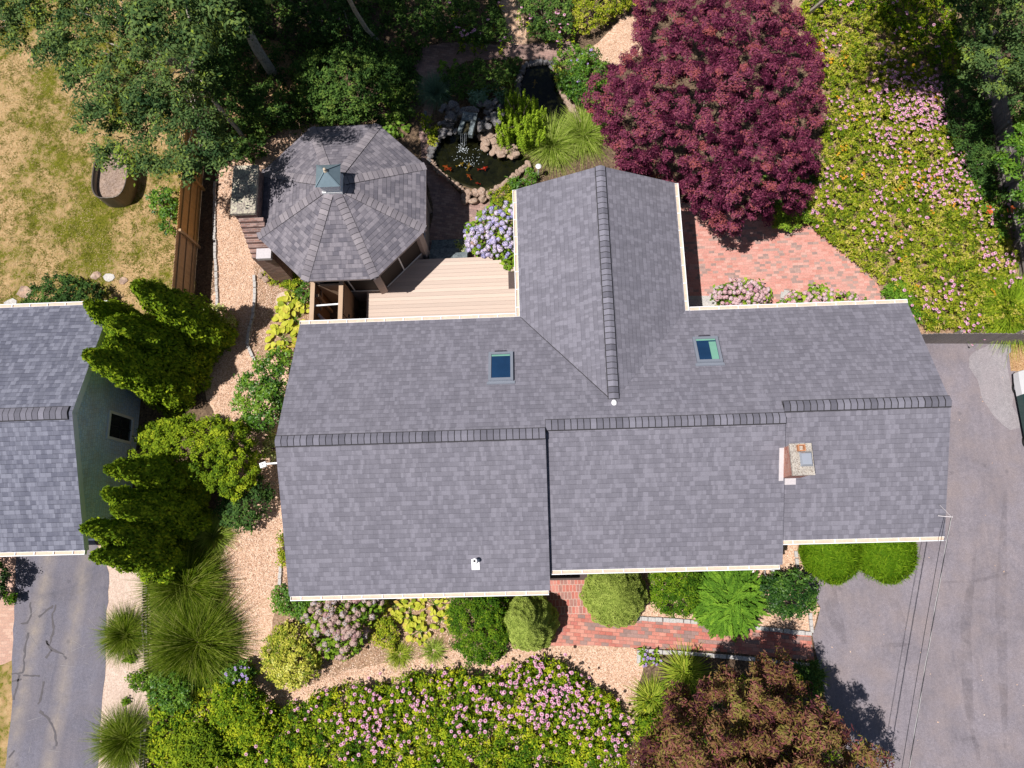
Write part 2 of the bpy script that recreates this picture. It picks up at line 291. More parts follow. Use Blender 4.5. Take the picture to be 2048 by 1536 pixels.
# foliage
L = MT
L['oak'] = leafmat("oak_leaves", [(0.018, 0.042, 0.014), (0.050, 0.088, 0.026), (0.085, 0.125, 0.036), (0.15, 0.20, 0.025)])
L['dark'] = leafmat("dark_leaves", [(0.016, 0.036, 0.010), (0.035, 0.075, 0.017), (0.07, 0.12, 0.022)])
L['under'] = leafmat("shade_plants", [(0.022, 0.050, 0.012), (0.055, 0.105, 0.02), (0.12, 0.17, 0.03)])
L['purple'] = leafmat("purple_maple_leaves", [(0.028, 0.004, 0.012), (0.088, 0.013, 0.034), (0.165, 0.043, 0.074), (0.21, 0.055, 0.050)], 0.5, 0.15)
L['bronze'] = leafmat("bronze_maple_leaves", [(0.055, 0.016, 0.022), (0.125, 0.055, 0.026), (0.130, 0.105, 0.024), (0.165, 0.044, 0.055), (0.150, 0.130, 0.028)], 0.5, 0.15)
L['thuja'] = leafmat("arborvitae_sprays", [(0.032, 0.066, 0.005), (0.100, 0.160, 0.008), (0.26, 0.315, 0.015)])
L['yellowgreen'] = leafmat("yellow_green_leaves", [(0.045, 0.085, 0.006), (0.12, 0.175, 0.008), (0.25, 0.29, 0.016)])
L['laurel'] = leafmat("glossy_green_leaves", [(0.020, 0.062, 0.006), (0.060, 0.135, 0.010), (0.14, 0.225, 0.02)], 0.45, 0.2, 0.3)
L['holly'] = leafmat("holly_leaves", [(0.008, 0.030, 0.005), (0.030, 0.075, 0.010), (0.085, 0.155, 0.02)], 0.45, 0.15, 0.2)
L['box'] = leafmat("boxwood_leaves", [(0.016, 0.046, 0.004), (0.048, 0.105, 0.006), (0.15, 0.215, 0.012)])
L['spruce'] = leafmat("dwarf_spruce_needles", [(0.105, 0.145, 0.022), (0.20, 0.25, 0.045), (0.29, 0.34, 0.075)], 0.7, 0.15)
L['yew'] = leafmat("bright_yew_sprays", [(0.07, 0.125, 0.008), (0.17, 0.26, 0.016), (0.30, 0.38, 0.03)])
L['fern'] = leafmat("spreading_sprays", [(0.035, 0.085, 0.008), (0.078, 0.165, 0.014), (0.145, 0.25, 0.022)])
L['mound'] = leafmat("mounded_yew_needles", [(0.024, 0.062, 0.002), (0.062, 0.125, 0.004), (0.135, 0.205, 0.010)])
L['grassgreen'] = leafmat("fountain_grass_blades", [(0.020, 0.045, 0.002), (0.060, 0.095, 0.004), (0.110, 0.145, 0.010), (0.26, 0.27, 0.07)], 0.6, 0.3)
L['silvergrass'] = leafmat("striped_grass_blades", [(0.10, 0.16, 0.012), (0.20, 0.27, 0.035), (0.40, 0.43, 0.14)], 0.6, 0.3)
L['bluegrass'] = leafmat("blue_grass_blades", [(0.05, 0.10, 0.055), (0.10, 0.17, 0.10), (0.15, 0.22, 0.14)])
L['hosta_y'] = leafmat("yellow_hosta_leaves", [(0.16, 0.21, 0.018), (0.32, 0.33, 0.03), (0.46, 0.42, 0.06), (0.45, 0.28, 0.07)], 0.45, 0.3)
L['hosta_g'] = leafmat("green_hosta_leaves", [(0.045, 0.105, 0.012), (0.095, 0.175, 0.02), (0.16, 0.24, 0.03)], 0.45, 0.25)
L['varieg'] = leafmat("variegated_leaves", [(0.10, 0.16, 0.025), (0.34, 0.36, 0.10), (0.52, 0.50, 0.19), (0.16, 0.21, 0.03)])
L['euonymus'] = leafmat("gold_edged_leaves", [(0.075, 0.125, 0.012), (0.20, 0.22, 0.02), (0.44, 0.38, 0.06), (0.54, 0.47, 0.12)])
L['meadow'] = leafmat("meadow_leaves", [(0.055, 0.095, 0.006), (0.135, 0.180, 0.010), (0.25, 0.265, 0.016), (0.36, 0.29, 0.08)])
L['meadow_d'] = leafmat("coneflower_leaves", [(0.024, 0.064, 0.004), (0.082, 0.142, 0.007), (0.18, 0.235, 0.010), (0.30, 0.31, 0.015)])
L['hydleaf'] = leafmat("hydrangea_leaves", [(0.06, 0.12, 0.012), (0.13, 0.21, 0.018), (0.24, 0.30, 0.03)])
L['daylily'] = leafmat("daylily_blades", [(0.09, 0.14, 0.012), (0.19, 0.24, 0.02), (0.32, 0.32, 0.05)])
L['lawnblade'] = leafmat("lawn_blades", [(0.05, 0.065, 0.004), (0.115, 0.115, 0.012), (0.30, 0.21, 0.10), (0.40, 0.30, 0.17)], 0.8, 0.15)
L['chip'] = leafmat("wood_chips", [(0.35, 0.19, 0.115), (0.57, 0.36, 0.24), (0.73, 0.52, 0.38), (0.80, 0.63, 0.49)], 0.9, 0.0, 0.1)
L['pet_pink'] = leafmat("pink_petals", [(0.60, 0.20, 0.38), (0.74, 0.38, 0.54), (0.84, 0.58, 0.68)], 0.6, 0.25)
L['pet_cone'] = plain("dark_red_cones", (0.26, 0.075, 0.05), 0.8)
L['pet_yellow'] = leafmat("yellow_petals", [(0.68, 0.33, 0.02), (0.75, 0.45, 0.03)], 0.6, 0.25)
L['pet_blue'] = leafmat("blue_hydrangea_florets", [(0.30, 0.30, 0.62), (0.52, 0.48, 0.74), (0.72, 0.62, 0.76), (0.84, 0.76, 0.78)], 0.6, 0.25)
L['pet_rose'] = leafmat("rose_hydrangea_florets", [(0.50, 0.22, 0.30), (0.66, 0.40, 0.44), (0.76, 0.56, 0.54), (0.50, 0.46, 0.62)], 0.6, 0.25)
L['pet_dusty'] = leafmat("dusty_hydrangea_florets", [(0.40, 0.22, 0.23), (0.56, 0.37, 0.33), (0.62, 0.48, 0.40), (0.46, 0.50, 0.66)], 0.6, 0.25)
L['pet_orange'] = leafmat("orange_trumpet_petals", [(0.70, 0.12, 0.03), (0.75, 0.22, 0.06)], 0.6, 0.25)
L['pet_violet'] = leafmat("violet_petals", [(0.32, 0.22, 0.55), (0.46, 0.36, 0.66)], 0.6, 0.25)

# ------------------------------------------------------------------ mesh helpers
WLOC = {}
def tagit(o, label=None, cat=None, group=None, kind=None):
    for k, v in (('label', label), ('category', cat), ('group', group), ('kind', kind)):
        if v: o[k] = v
    return o
def thing(name, label, cat, loc=(0, 0, 0), group=None):
    o = bpy.data.objects.new(name, None); COL.objects.link(o); o.empty_display_size = 0.3
    o.location = tuple(float(v) for v in loc); WLOC[o.name] = np.array(loc, float)
    return tagit(o, label, cat, group)
def meshdata(name, V, mats, tint=None, mi=None, uv=None, smooth=False):
    V = np.asarray(V, np.float32); m = len(V)
    me = bpy.data.meshes.new(name)
    me.vertices.add(m * 4); me.vertices.foreach_set("co", V.reshape(-1))
    me.loops.add(m * 4); me.loops.foreach_set("vertex_index", np.arange(m * 4, dtype=np.int32))
    me.polygons.add(m); me.polygons.foreach_set("loop_start", np.arange(0, m * 4, 4, dtype=np.int32))
    me.polygons.foreach_set("loop_total", np.full(m, 4, np.int32))
    for x in (mats if isinstance(mats, (list, tuple)) else [mats]): me.materials.append(x)
    if mi is not None: me.polygons.foreach_set("material_index", np.asarray(mi, np.int32))
    me.update()
    if tint is not None:
        a = me.attributes.new("tint", 'FLOAT', 'FACE'); a.data.foreach_set("value", np.asarray(tint, np.float32))
    if uv is not None:
        l = me.uv_layers.new(name="UVMap"); l.data.foreach_set("uv", np.asarray(uv, np.float32).reshape(-1))
    if smooth:
        bm = bmesh.new(); bm.from_mesh(me); bmesh.ops.remove_doubles(bm, verts=bm.verts, dist=1e-4); bm.to_mesh(me); bm.free()
        me.polygons.foreach_set("use_smooth", np.ones(len(me.polygons), bool))
    return me
def put(name, me, parent=None, loc=None):
    o = bpy.data.objects.new(name, me); COL.objects.link(o)
    if parent is not None:
        o.parent = parent; WLOC[o.name] = WLOC.get(parent.name, np.zeros(3))
    if loc is not None: o.location = tuple(float(v) for v in loc)
    return o
def mesh(name, V, mats, parent=None, **kw):
    """quads in world coordinates; children are stored relative to their thing"""
    V = np.asarray(V, float)
    if parent is not None: V = V - WLOC.get(parent.name, np.zeros(3))
    return put(name, meshdata(name, V, mats, **kw), parent)
def cat(*a): return np.concatenate([np.asarray(x, float) for x in a], 0)
def box(x0, x1, y0, y1, z0, z1):
    v = np.array([[x0, y0, z0], [x1, y0, z0], [x1, y1, z0], [x0, y1, z0], [x0, y0, z1], [x1, y0, z1], [x1, y1, z1], [x0, y1, z1]], float)
    return v[[[3, 2, 1, 0], [4, 5, 6, 7], [0, 1, 5, 4], [1, 2, 6, 5], [2, 3, 7, 6], [3, 0, 4, 7]]]
def xf(V, rot=0.0, t=(0, 0, 0)):
    return np.asarray(V) @ _rz(rot).T + np.asarray(t, float)
def beam(a, b, wd, ht, up=(0, 0, 1)):
    a = np.asarray(a, float); b = np.asarray(b, float); d = b - a; l = np.linalg.norm(d); d = d / l
    s = np.cross(d, up); s /= np.linalg.norm(s); u = np.cross(s, d)
    B = box(0, l, -wd / 2, wd / 2, -ht / 2, ht / 2)
    return a + B[..., :1] * d + B[..., 1:2] * -s + B[..., 2:] * u
def slab(q, th):
    q = np.asarray(q, float); n = np.cross(q[1] - q[0], q[2] - q[0]); n /= np.linalg.norm(n)
    if n[2] < 0: q = q[::-1]; n = -n
    b = q - np.array([0, 0, th]); out = [q, b[::-1]]
    for i in range(4):
        j = (i + 1) % 4; out.append(np.array([q[j], q[i], b[i], b[j]]))
    return np.array(out)
def tube(pts, rad, n=7, cap=True):
    pts = np.asarray(pts, float); rad = np.broadcast_to(np.asarray(rad, float), (len(pts),))
    t = np.gradient(pts, axis=0); t /= np.linalg.norm(t, axis=1)[:, None] + 1e-9
    ref = np.where(np.abs(t[:, 2:3]) > 0.9, np.array([[1.0, 0, 0]]), np.array([[0, 0, 1.0]]))
    s = np.cross(t, ref); s /= np.linalg.norm(s, axis=1)[:, None] + 1e-9; u = np.cross(s, t)
    a = np.linspace(0, 2 * np.pi, n, endpoint=False)
    R = pts[:, None] + rad[:, None, None] * (np.cos(a)[None, :, None] * s[:, None] + np.sin(a)[None, :, None] * u[:, None])
    j = (np.arange(n) + 1) % n
    Q = [np.stack([R[i], R[i][j], R[i + 1][j], R[i + 1]], 1) for i in range(len(pts) - 1)]
    if cap:
        for ring in (R[0][::-1], R[-1]):
            Q.append(np.array([[ring[0], ring[k], ring[(k + 1) % n], ring[min(k + 2, n) % n]] for k in range(1, n - 1, 2)]))
    return np.concatenate(Q, 0)
def cyl(c, r, z0, z1, n=14, r2=None):
    return tube([(c[0], c[1], z0), (c[0], c[1], z1)], [r, r if r2 is None else r2], n)
def sphere(k=4):
    g = np.linspace(-1, 1, k + 1); out = []
    for ax in range(3):
        for s in (-1, 1):
            for i in range(k):
                for j in range(k):
                    q = np.zeros((4, 3)); ii = [(g[i], g[j]), (g[i + 1], g[j]), (g[i + 1], g[j + 1]), (g[i], g[j + 1])]
                    for m, (a, b) in enumerate(ii):
                        q[m, ax] = s; q[m, (ax + 1) % 3] = np.tan(a * np.pi / 4); q[m, (ax + 2) % 3] = np.tan(b * np.pi / 4)
                    out.append(q if s > 0 else q[::-1])
    V = np.array(out); return V / np.linalg.norm(V, axis=2, keepdims=True)
def sheet(name, poly, z, mat, kind='structure', wob=0.0, world=False, label=None, step=0.25, th=0.0, parent=None, cat_=None, group=None):
    pts = np.array(poly, float)[:, :2] if world else PA(poly, 0.0)[:, :2]
    r = []
    for i in range(len(pts)):
        a, b = pts[i], pts[(i + 1) % len(pts)]; k = max(1, int(np.linalg.norm(b - a) / step)) if wob else 1
        for s in range(k): r.append(a + (b - a) * s / k + (rng.normal(0, wob, 2) if wob else 0))
    bm = bmesh.new(); off = WLOC.get(parent.name, np.zeros(3)) if parent is not None else np.zeros(3)
    f = bm.faces.new([bm.verts.new((p[0] - off[0], p[1] - off[1], z - off[2])) for p in r]); f.normal_update()
    if f.normal.z < 0: f.normal_flip()
    if th:
        e = bmesh.ops.extrude_face_region(bm, geom=[f])
        bmesh.ops.translate(bm, verts=[v for v in e['geom'] if isinstance(v, bmesh.types.BMVert)], vec=(0, 0, th))
        bmesh.ops.recalc_face_normals(bm, faces=bm.faces)
    bmesh.ops.triangulate(bm, faces=bm.faces[:], ngon_method='EAR_CLIP')
    me = bpy.data.meshes.new(name); bm.to_mesh(me); bm.free(); me.materials.append(mat)
    o = put(name, me, parent)
    return tagit(o, label, cat_, group, kind)
def inpoly(p, poly):
    poly = np.asarray(poly, float); x, y = p[:, 0], p[:, 1]; c = np.zeros(len(p), bool)
    for i in range(len(poly)):
        a, b = poly[i], poly[i - 1]
        c ^= ((a[1] > y) != (b[1] > y)) & (x < (b[0] - a[0]) * (y - a[1]) / (b[1] - a[1] + 1e-12) + a[0])
    return c
def edgedist(p, poly):
    poly = np.asarray(poly, float); d = np.full(len(p), 1e9)
    for i in range(len(poly)):
        a, b = poly[i - 1], poly[i]; ab = b - a; t = np.clip(((p - a) @ ab) / (ab @ ab + 1e-9), 0, 1)
        d = np.minimum(d, np.linalg.norm(p - a - t[:, None] * ab, axis=1))
    return d
def sample(poly, n, r=rng):
    poly = np.asarray(poly, float); lo, hi = poly.min(0), poly.max(0); out = np.zeros((0, 2))
    while len(out) < n:
        q = r.uniform(lo, hi, (int(n * 2 + 20), 2)); out = np.concatenate([out, q[inpoly(q, poly)]])
    return out[:n]
def polyarea(poly):
    p = np.asarray(poly, float); return abs(np.sum(p[:, 0] * np.roll(p[:, 1], -1) - p[:, 1] * np.roll(p[:, 0], -1))) / 2
def EL(cx, cy, rx, ry, wob=0.08, n=22):
    a = np.linspace(0, 2 * np.pi, n, endpoint=False); k = 1 + wob * (np.sin(3 * a + rng.uniform(0, 6)) * 0.6 + rng.normal(0, 0.5, n))
    return np.stack([cx + rx * k * np.cos(a), cy + ry * k * np.sin(a)], 1)
def unit(v): return v / (np.linalg.norm(v, axis=-1, keepdims=True) + 1e-9)
def leaves(C, N, ln, wd, fold=0.25, T=None):
    n = len(C); N = unit(N)
    t = rng.normal(0, 1, (n, 3)) if T is None else T
    t = unit(t - (t * N).sum(1, keepdims=True) * N); b = np.cross(N, t)
    s = rng.uniform(0.7, 1.3, (n, 1)); l = s * ln / 2; wv = s * wd / 2
    return np.stack([C - t * l, C + b * wv + N * wv * fold - t * l * 0.15, C + t * l, C - b * wv + N * wv * fold - t * l * 0.15], 1)
def blades(B, az, ln, wd, el, droop, seg=4, prof='grass'):
    n = len(B); s = np.linspace(0, 1, seg + 1)
    ln = np.broadcast_to(ln, n); el = np.broadcast_to(el, n); droop = np.broadcast_to(droop, n); wd = np.broadcast_to(wd, n)
    d = np.stack([np.cos(az), np.sin(az), np.zeros(n)], 1); sd = np.stack([-np.sin(az), np.cos(az), np.zeros(n)], 1)
    r = ln[:, None] * s * np.cos(el)[:, None]; z = ln[:, None] * (s * np.sin(el)[:, None] - droop[:, None] * s ** 2)
    pts = B[:, None] + d[:, None] * r[..., None]; pts[..., 2] += z; pts[..., 2] = np.maximum(pts[..., 2], 0.02)
    if prof == 'grass':
        wv = (1 - 0.85 * s ** 1.5)[None] * wd[:, None] / 2
        Lp = pts - sd[:, None] * wv[..., None]; Rp = pts + sd[:, None] * wv[..., None]
        return np.stack([Lp[:, :-1], Rp[:, :-1], Rp[:, 1:], Lp[:, 1:]], 2).reshape(-1, 4, 3), seg
    wv = (np.sin(np.pi * np.clip(s * 0.94 + 0.02, 0, 1)) ** 0.7 * np.where(s < 0.25, s * 3.2 + 0.12, 1))[None] * wd[:, None] / 2
    up = np.array([0, 0, 1.0]) * wv[..., None] * 0.35
    Lp = pts - sd[:, None] * wv[..., None] + up; Rp = pts + sd[:, None] * wv[..., None] + up
    q1 = np.stack([Lp[:, :-1], pts[:, :-1], pts[:, 1:], Lp[:, 1:]], 2).reshape(-1, 4, 3)
    q2 = np.stack([pts[:, :-1], Rp[:, :-1], Rp[:, 1:], pts[:, 1:]], 2).reshape(-1, 4, 3)
    return np.stack([q1, q2], 1).reshape(-1, 4, 3), seg * 2

HOUSE = dict(XL=-7.63, XM=0.27, XMR=7.2, XR=11.99, zLR=4.664, zMR=4.538, zRR=4.447, zLS=2.855, zMS=2.879, zRS=3.0,
             YN=7.387, YLR=3.273, YMR=3.527, YRR=3.88, YLS=-1.197, YMS=-0.615, YRS=0.089, zW=4.292, YW=11.929, XWw=-0.406, XWe=4.934, XWc=2.333, zN=3.0)
def outside_house(p, pad=0.05):
    h = HOUSE; x, y, z = p[:, 0], p[:, 1], p[:, 2]
    a = (x > h['XL'] + .25 - pad) & (x < h['XM']) & (y > h['YLS'] + .3 - pad) & (y < h['YN'] - .3 + pad)
    b = (x >= h['XM']) & (x < h['XMR'] - .2 + pad) & (y > h['YMS'] + .3 - pad) & (y < h['YN'] - .3 + pad)
    c = (x >= h['XMR'] - .2) & (x < h['XR'] - .25 + pad) & (y > h['YRS'] + .3 - pad) & (y < h['YN'] - .3 + pad)
    d = (x > h['XWw'] + .3 - pad) & (x < h['XWe'] - .2 + pad) & (y > h['YN'] - 1) & (y < h['YW'] - .2 + pad)
    lowroof = z < 3.3
    e = (x > h['XWw'] - .15) & (x < h['XWe'] + .15) & (y > h['YN'] - 1) & (y < h['YW'] + .05) & (z > 2.6)
    f = (x > h['XL'] - .02) & (x < h['XR'] + .02) & (y > h['YLS'] - .15) & (y < h['YN'] + .15) & (z > 2.55)
    return ~(((a | b | c | d) & lowroof) | e | f)

def foliage(poly, zlo, ztop, ln, wd, cov=2.2, clump=0.3, fall=None, maxn=60000, up=0.5, jit=0.85, keep=None, hole=0.0, world_scale=GROUND_PX, tintspread=0.28, stretch=.8):
    """leaf clumps over a dome that stands on the outline poly (image outline, put at its own height)"""
    poly = np.asarray(poly, float); area = polyarea(poly) / world_scale ** 2
    n = int(min(maxn, cov * area * 1.5 / (ln * wd * 0.5))); nc = max(5, int(area / clump ** 2 * 1.5 * (1 - hole)))
    c2 = sample(poly, nc); e = edgedist(c2, poly); fl = fall or max(6.0, e.max() * 0.9)
    k = np.clip(e / fl, 0, 1); zz = zlo + (ztop - zlo) * np.sqrt(np.clip(1 - (1 - k) ** 2, 0, 1))
    zz = zz * (1 - (1 - jit) * rng.random(nc) ** 1.0)
    zz = np.where(rng.random(nc) < 0.25, zlo + (zz - zlo) * rng.uniform(0.3, 0.9, nc), zz)
    C = PA(c2, zz); q_ = C[:, :2]; ctint = rng.normal(0.45, tintspread * 0.7, nc) + .16 * np.sin(q_[:, 0] * 1.9 + q_[:, 1] * .7 + 1) * np.sin(q_[:, 1] * 2.3 - q_[:, 0] * .5)
    i = rng.integers(0, nc, n); cr = clump * rng.uniform(0.55, 1.1, nc)
    d = unit(rng.normal(0, 1, (n, 3))); d[:, 2] = np.abs(d[:, 2]) * 1.0 - 0.15 * (rng.random(n) < .4)
    rad = rng.random(n) ** 0.4
    st_ = unit(rng.normal(0, 1, (nc, 3)) * [1, 1, .35]); p = C[i] + d * (cr[i] * rad)[:, None] * np.array([.85, .85, 0.65]) + st_[i] * (cr[i] * stretch * rng.uniform(-1, 1, n))[:, None]
    p[:, 2] = np.maximum(p[:, 2], 0.03)
    N = d * (1 - up) + np.array([0, 0, up]) + rng.normal(0, 0.35, (n, 3))
    t = np.clip(ctint[i] + rng.normal(0, tintspread * 0.6, n), 0, 1)
    ok = outside_house(p)
    if keep is not None: ok &= keep(p)
    return leaves(p[ok], N[ok], ln, wd), t[ok], C
def stems(base, tips, r0=0.03, r1=0.008, mid=0.25):
    Q = []
    for t in tips:
        m = base + (t - base) * 0.5 + np.array([0, 0, mid * np.linalg.norm(t - base) * 0.3]) + rng.normal(0, .04, 3)
        Q.append(tube([base, m, t], [r0, (r0 + r1) / 2, r1], 5, False))
    return np.concatenate(Q, 0)
def shrub(name, label, category, poly, zlo, ztop, mat, ln, wd, group=None, cov=2.2, clump=0.25, stem=True, bark='bark', **kw):
    poly = np.asarray(poly, float); c = poly.mean(0); b = P(c[0], c[1], 0)
    # the base sits under the middle of the crown
    b = np.append(P(c[0], c[1], ztop * 0.5)[:2], 0.0)
    r = thing(name, label, category, b, group)
    V, t, C = foliage(poly, zlo, ztop, ln, wd, cov, clump, **kw)
    mesh('foliage', V, L[mat], r, tint=t)
    if stem:
        k = rng.choice(len(C), min(len(C), 9), replace=False)
        mesh('stems', stems(b, C[k]), L[bark], r)
    return r
def ballshrub(name, label, category, cx, cy, rpx, z, mat, ln, wd, n=26000, rough=0.06, group=None, squash=1.0, lump=7.0):
    """dense clipped ball: leafy shell over a solid leafy core"""
    rm = rpx / 57.0; c = P(cx, cy, z * 0.5); c[2] = z * 0.46
    r = thing(name, label, category, (c[0], c[1], 0), group)
    ax = np.array([rm, rm, z * 0.54])
    d = unit(rng.normal(0, 1, (n, 3))); d = d[d[:, 2] > -0.75]
    nz = np.sin(d[:, 0] * lump + 1.3) * np.sin(d[:, 1] * lump * 1.2 + .4) * np.sin(d[:, 2] * lump + 2) + 0.5 * np.sin(d @ np.array([13.0, 9, -11]) + 1)
    p = c + d * ax * (1 + rough * nz - rng.random(len(d)) * 0.05)[:, None]; p[:, 2] = np.maximum(p[:, 2], 0.03)
    V = leaves(p, d + rng.normal(0, 0.45, d.shape), ln, wd, T=d * 0.8 + rng.normal(0, .8, d.shape))
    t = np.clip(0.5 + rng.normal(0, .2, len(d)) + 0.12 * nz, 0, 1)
    ns = 900; ds = unit(rng.normal(0, 1, (ns, 3))); ds[:, 2] = np.abs(ds[:, 2]) * .9 - .2; ds = unit(ds); ps = c + ds * ax * (1 + rng.uniform(.0, .12, (ns, 1))); ps[:, 2] = np.maximum(ps[:, 2], .04)
    V = cat(V, leaves(ps, rng.normal(0, 1, ds.shape) + [0, 0, .6], ln * 1.6, wd * 1.0, T=ds + rng.normal(0, .35, ds.shape))); t = np.concatenate([t, np.clip(rng.normal(.7, .25, ns), 0, 1)])
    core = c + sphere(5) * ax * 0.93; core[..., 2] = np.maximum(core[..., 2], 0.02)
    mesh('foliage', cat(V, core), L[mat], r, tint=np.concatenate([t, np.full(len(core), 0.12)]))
    mesh('stems', tube([(c[0], c[1], 0), (c[0], c[1], z * .5)], [0.06, 0.03], 6), L['bark'], r)
    return r
def grassclump(name, label, cx, cy, rpx, z, mat, n=1800, wd=0.012, group=None, lean=(0, 0), core=0.22, droop=0.45, category='ornamental grass', seg=5):
    b = P(cx, cy, 0); r = thing(name, label, category, b, group); R = rpx / GROUND_PX
    az = rng.uniform(0, 2 * np.pi, n); rad = R * core * np.sqrt(rng.random(n))
    B = np.stack([b[0] + rad * np.cos(az), b[1] + rad * np.sin(az), np.zeros(n)], 1)
    el = np.clip(rng.normal(0.85, 0.28, n), 0.25, 1.5)
    ln = np.clip(rng.normal(1, .16, n), .5, 1.35) * np.hypot(R * (1 - core), z) * 0.95
    az = az + rng.normal(0, 0.35, n)
    V, k = blades(B, az, ln, wd, el, droop * rng.uniform(.6, 1.4, n), seg)
    V = V + np.array([lean[0], lean[1], 0]) * ((V[..., 2:] - 0.02) / z)
    t = np.repeat(np.clip(rng.normal(0.45, .26, n), 0, 1), k)
    mesh('blades', V, L[mat], r, tint=t)
    return r
def hosta(name, label, cx, cy, rpx, mat, n=26, ln=0.26, wd=0.17, group=None, spread=None, z=0.3, category='hosta'):
    b = P(cx, cy, 0); r = thing(name, label, category, b, group); R = (spread or rpx) / GROUND_PX
    az = rng.uniform(0, 2 * np.pi, n); rad = R * 0.85 * np.sqrt(rng.random(n)); a2 = rng.uniform(0, 2 * np.pi, n)
    B = np.stack([b[0] + rad * np.cos(a2), b[1] + rad * np.sin(a2), z * (1 - 0.7 * rad / R) * rng.uniform(.6, 1.2, n)], 1)
    V, k = blades(B, a2 + rng.normal(0, .7, n), ln * rng.uniform(.7, 1.2, n), wd * rng.uniform(.7, 1.2, n), 0.35 + rng.normal(0, .2, n), 0.45, 4, 'hosta')
    mesh('leaves', V, L[mat], r, tint=np.repeat(np.clip(rng.normal(.5, .25, n), 0, 1), k))
    k = [tube([b, B[i]], [0.012, 0.008], 4, False) for i in range(0, n, 2)]
    mesh('stems', np.concatenate(k, 0), L['hosta_g'], r, tint=np.full(sum(len(x) for x in k), .5))
    return r

# ------------------------------------------------------------------ the setting
BIG = [(-60, -45), (60, -45), (60, 60), (-60, 60)]
sheet('ground', BIG, 0.0, L['ground'], world=True)
LAWN = [(-420, -420), (330, -420), (372, 60), (388, 260), (402, 330), (398, 420), (385, 640), (-420, 640)]
sheet('lawn', LAWN, 0.004, L['lawn'], wob=0.05)
MULCH = [(436, 345), (500, 300), (560, 262), (610, 240), (640, 250), (640, 560), (600, 700), (640, 900), (640, 1180), (900, 1170), (1170, 1175), (1180, 1290), (1290, 1296),
         (1285, 1340), (1275, 1420), (1270, 1480), (1290, 1700), (300, 1700), (300, 1560), (420, 1380), (500, 1330), (430, 1250), (440, 1100), (470, 1000), (440, 860), (400, 760), (420, 640), (432, 540)]
sheet('mulch_path', MULCH, 0.008, L['mulch'], wob=0.05)
sheet('mulch_strip', [(1500, 1060), (1660, 1060), (1606, 1105), (1610, 1170), (1640, 1215), (1625, 1262), (1250, 1240), (1250, 1130)], 0.010, L['mulch'], wob=0.03)
sheet('flower_bed', [(508, 530), (560, 510), (640, 560), (640, 720), (520, 722), (500, 700), (510, 600)], 0.014, L['bedsoil'], wob=0.03)
sheet('front_bed', [(560, 1150), (640, 1150), (1000, 1150), (1000, 1275), (900, 1300), (720, 1335), (600, 1370), (540, 1340), (545, 1230)], 0.013, L['bedsoil'], wob=0.05)
sheet('meadow_soil', [(1560, -60), (1900, -60), (2110, 330), (2110, 690), (1830, 690), (1800, 612), (1752, 575), (1688, 510), (1610, 462), (1500, 470), (1560, 360), (1660, 280)], 0.006, L['bedsoil'], wob=0.05)
sheet('sandy_strip', [(140, 1090), (300, 1090), (304, 1300), (296, 1700), (190, 1700)], 0.008, L['sand'], wob=0.03)
sheet('brick_apron', [(-120, 1060), (60, 1060), (50, 1330), (-120, 1330)], 0.009, L['pinkpave'])
sheet('side_lawn', [(-160, 1330), (40, 1322), (30, 1420), (20, 1700), (-160, 1700)], 0.010, L['lawn'], wob=0.04)
sheet('driveway', [(1640, 640), (1850, 682), (2016, 690), (2020, 742), (2300, 742), (2300, 1800), (1800, 1800), (1745, 1600), (1668, 1450), (1650, 1390), (1636, 1330), (1625, 1270), (1640, 1215), (1610, 1168), (1604, 1100), (1640, 1000)], 0.016, L['drive'], wob=0.012, step=.4)
sheet('pale_blob', [(1988, 683), (2006, 679), (2021, 688), (2022, 703), (2013, 712), (2014, 735), (2026, 790), (2024, 812), (2040, 840), (2038, 856), (2020, 860), (2006, 850), (1985, 830), (1963, 795), (1955, 760), (1938, 735), (1937, 715), (1950, 702), (1970, 694)], 0.020, L['patch'], wob=0.004, step=0.15)  # pale blob shaped like a retouching smudge, not a real repair
sheet('neighbour_driveway', [(34, 1080), (190, 1080), (219, 1146), (213, 1260), (212, 1330), (204, 1420), (194, 1560), (180, 1800), (-30, 1800), (16, 1500), (25, 1400), (23, 1340), (30, 1200)], 0.016, L['drive_n'], wob=0.015, step=.3)
sheet('brick_path', [(1108, 1228), (1165, 1215), (1240, 1235), (1400, 1247), (1500, 1256), (1621, 1269), (1629, 1322), (1500, 1309), (1420, 1301), (1290, 1297), (1190, 1291), (1085, 1292)], 0.018, L['walk'])
sheet('brick_landing', [(1085, 1160), (1174, 1160), (1174, 1228), (1085, 1232)], 0.022, L['landing'])
sheet('brick_patio', [(1300, 400), (1420, 400), (1490, 430), (1560, 450), (1612, 448), (1650, 475), (1690, 512), (1728, 540), (1755, 570), (1768, 590), (1776, 640), (1300, 660)], 0.016, L['patio'], wob=0.02)
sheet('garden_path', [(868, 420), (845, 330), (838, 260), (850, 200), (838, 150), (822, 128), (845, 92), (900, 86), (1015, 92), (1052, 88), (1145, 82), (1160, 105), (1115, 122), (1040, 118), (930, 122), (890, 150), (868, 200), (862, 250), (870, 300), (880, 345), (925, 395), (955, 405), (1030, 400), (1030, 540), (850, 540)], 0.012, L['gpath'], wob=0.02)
sheet('side_path', [(985, -60), (1020, -60), (1052, 60), (1052, 92), (1018, 94), (1008, 40)], 0.010, L['mulch'], wob=0.03)
sheet('chip_path', [(1145, 128), (1195, 85), (1250, 30), (1300, 40), (1290, 100), (1240, 140), (1190, 118)], 0.010, L['mulch'], wob=0.03)
sheet('gravel_patch', [(455, 95), (560, 80), (600, 130), (640, 200), (560, 270), (470, 300), (430, 240)], 0.007, L['straw'], wob=0.08)
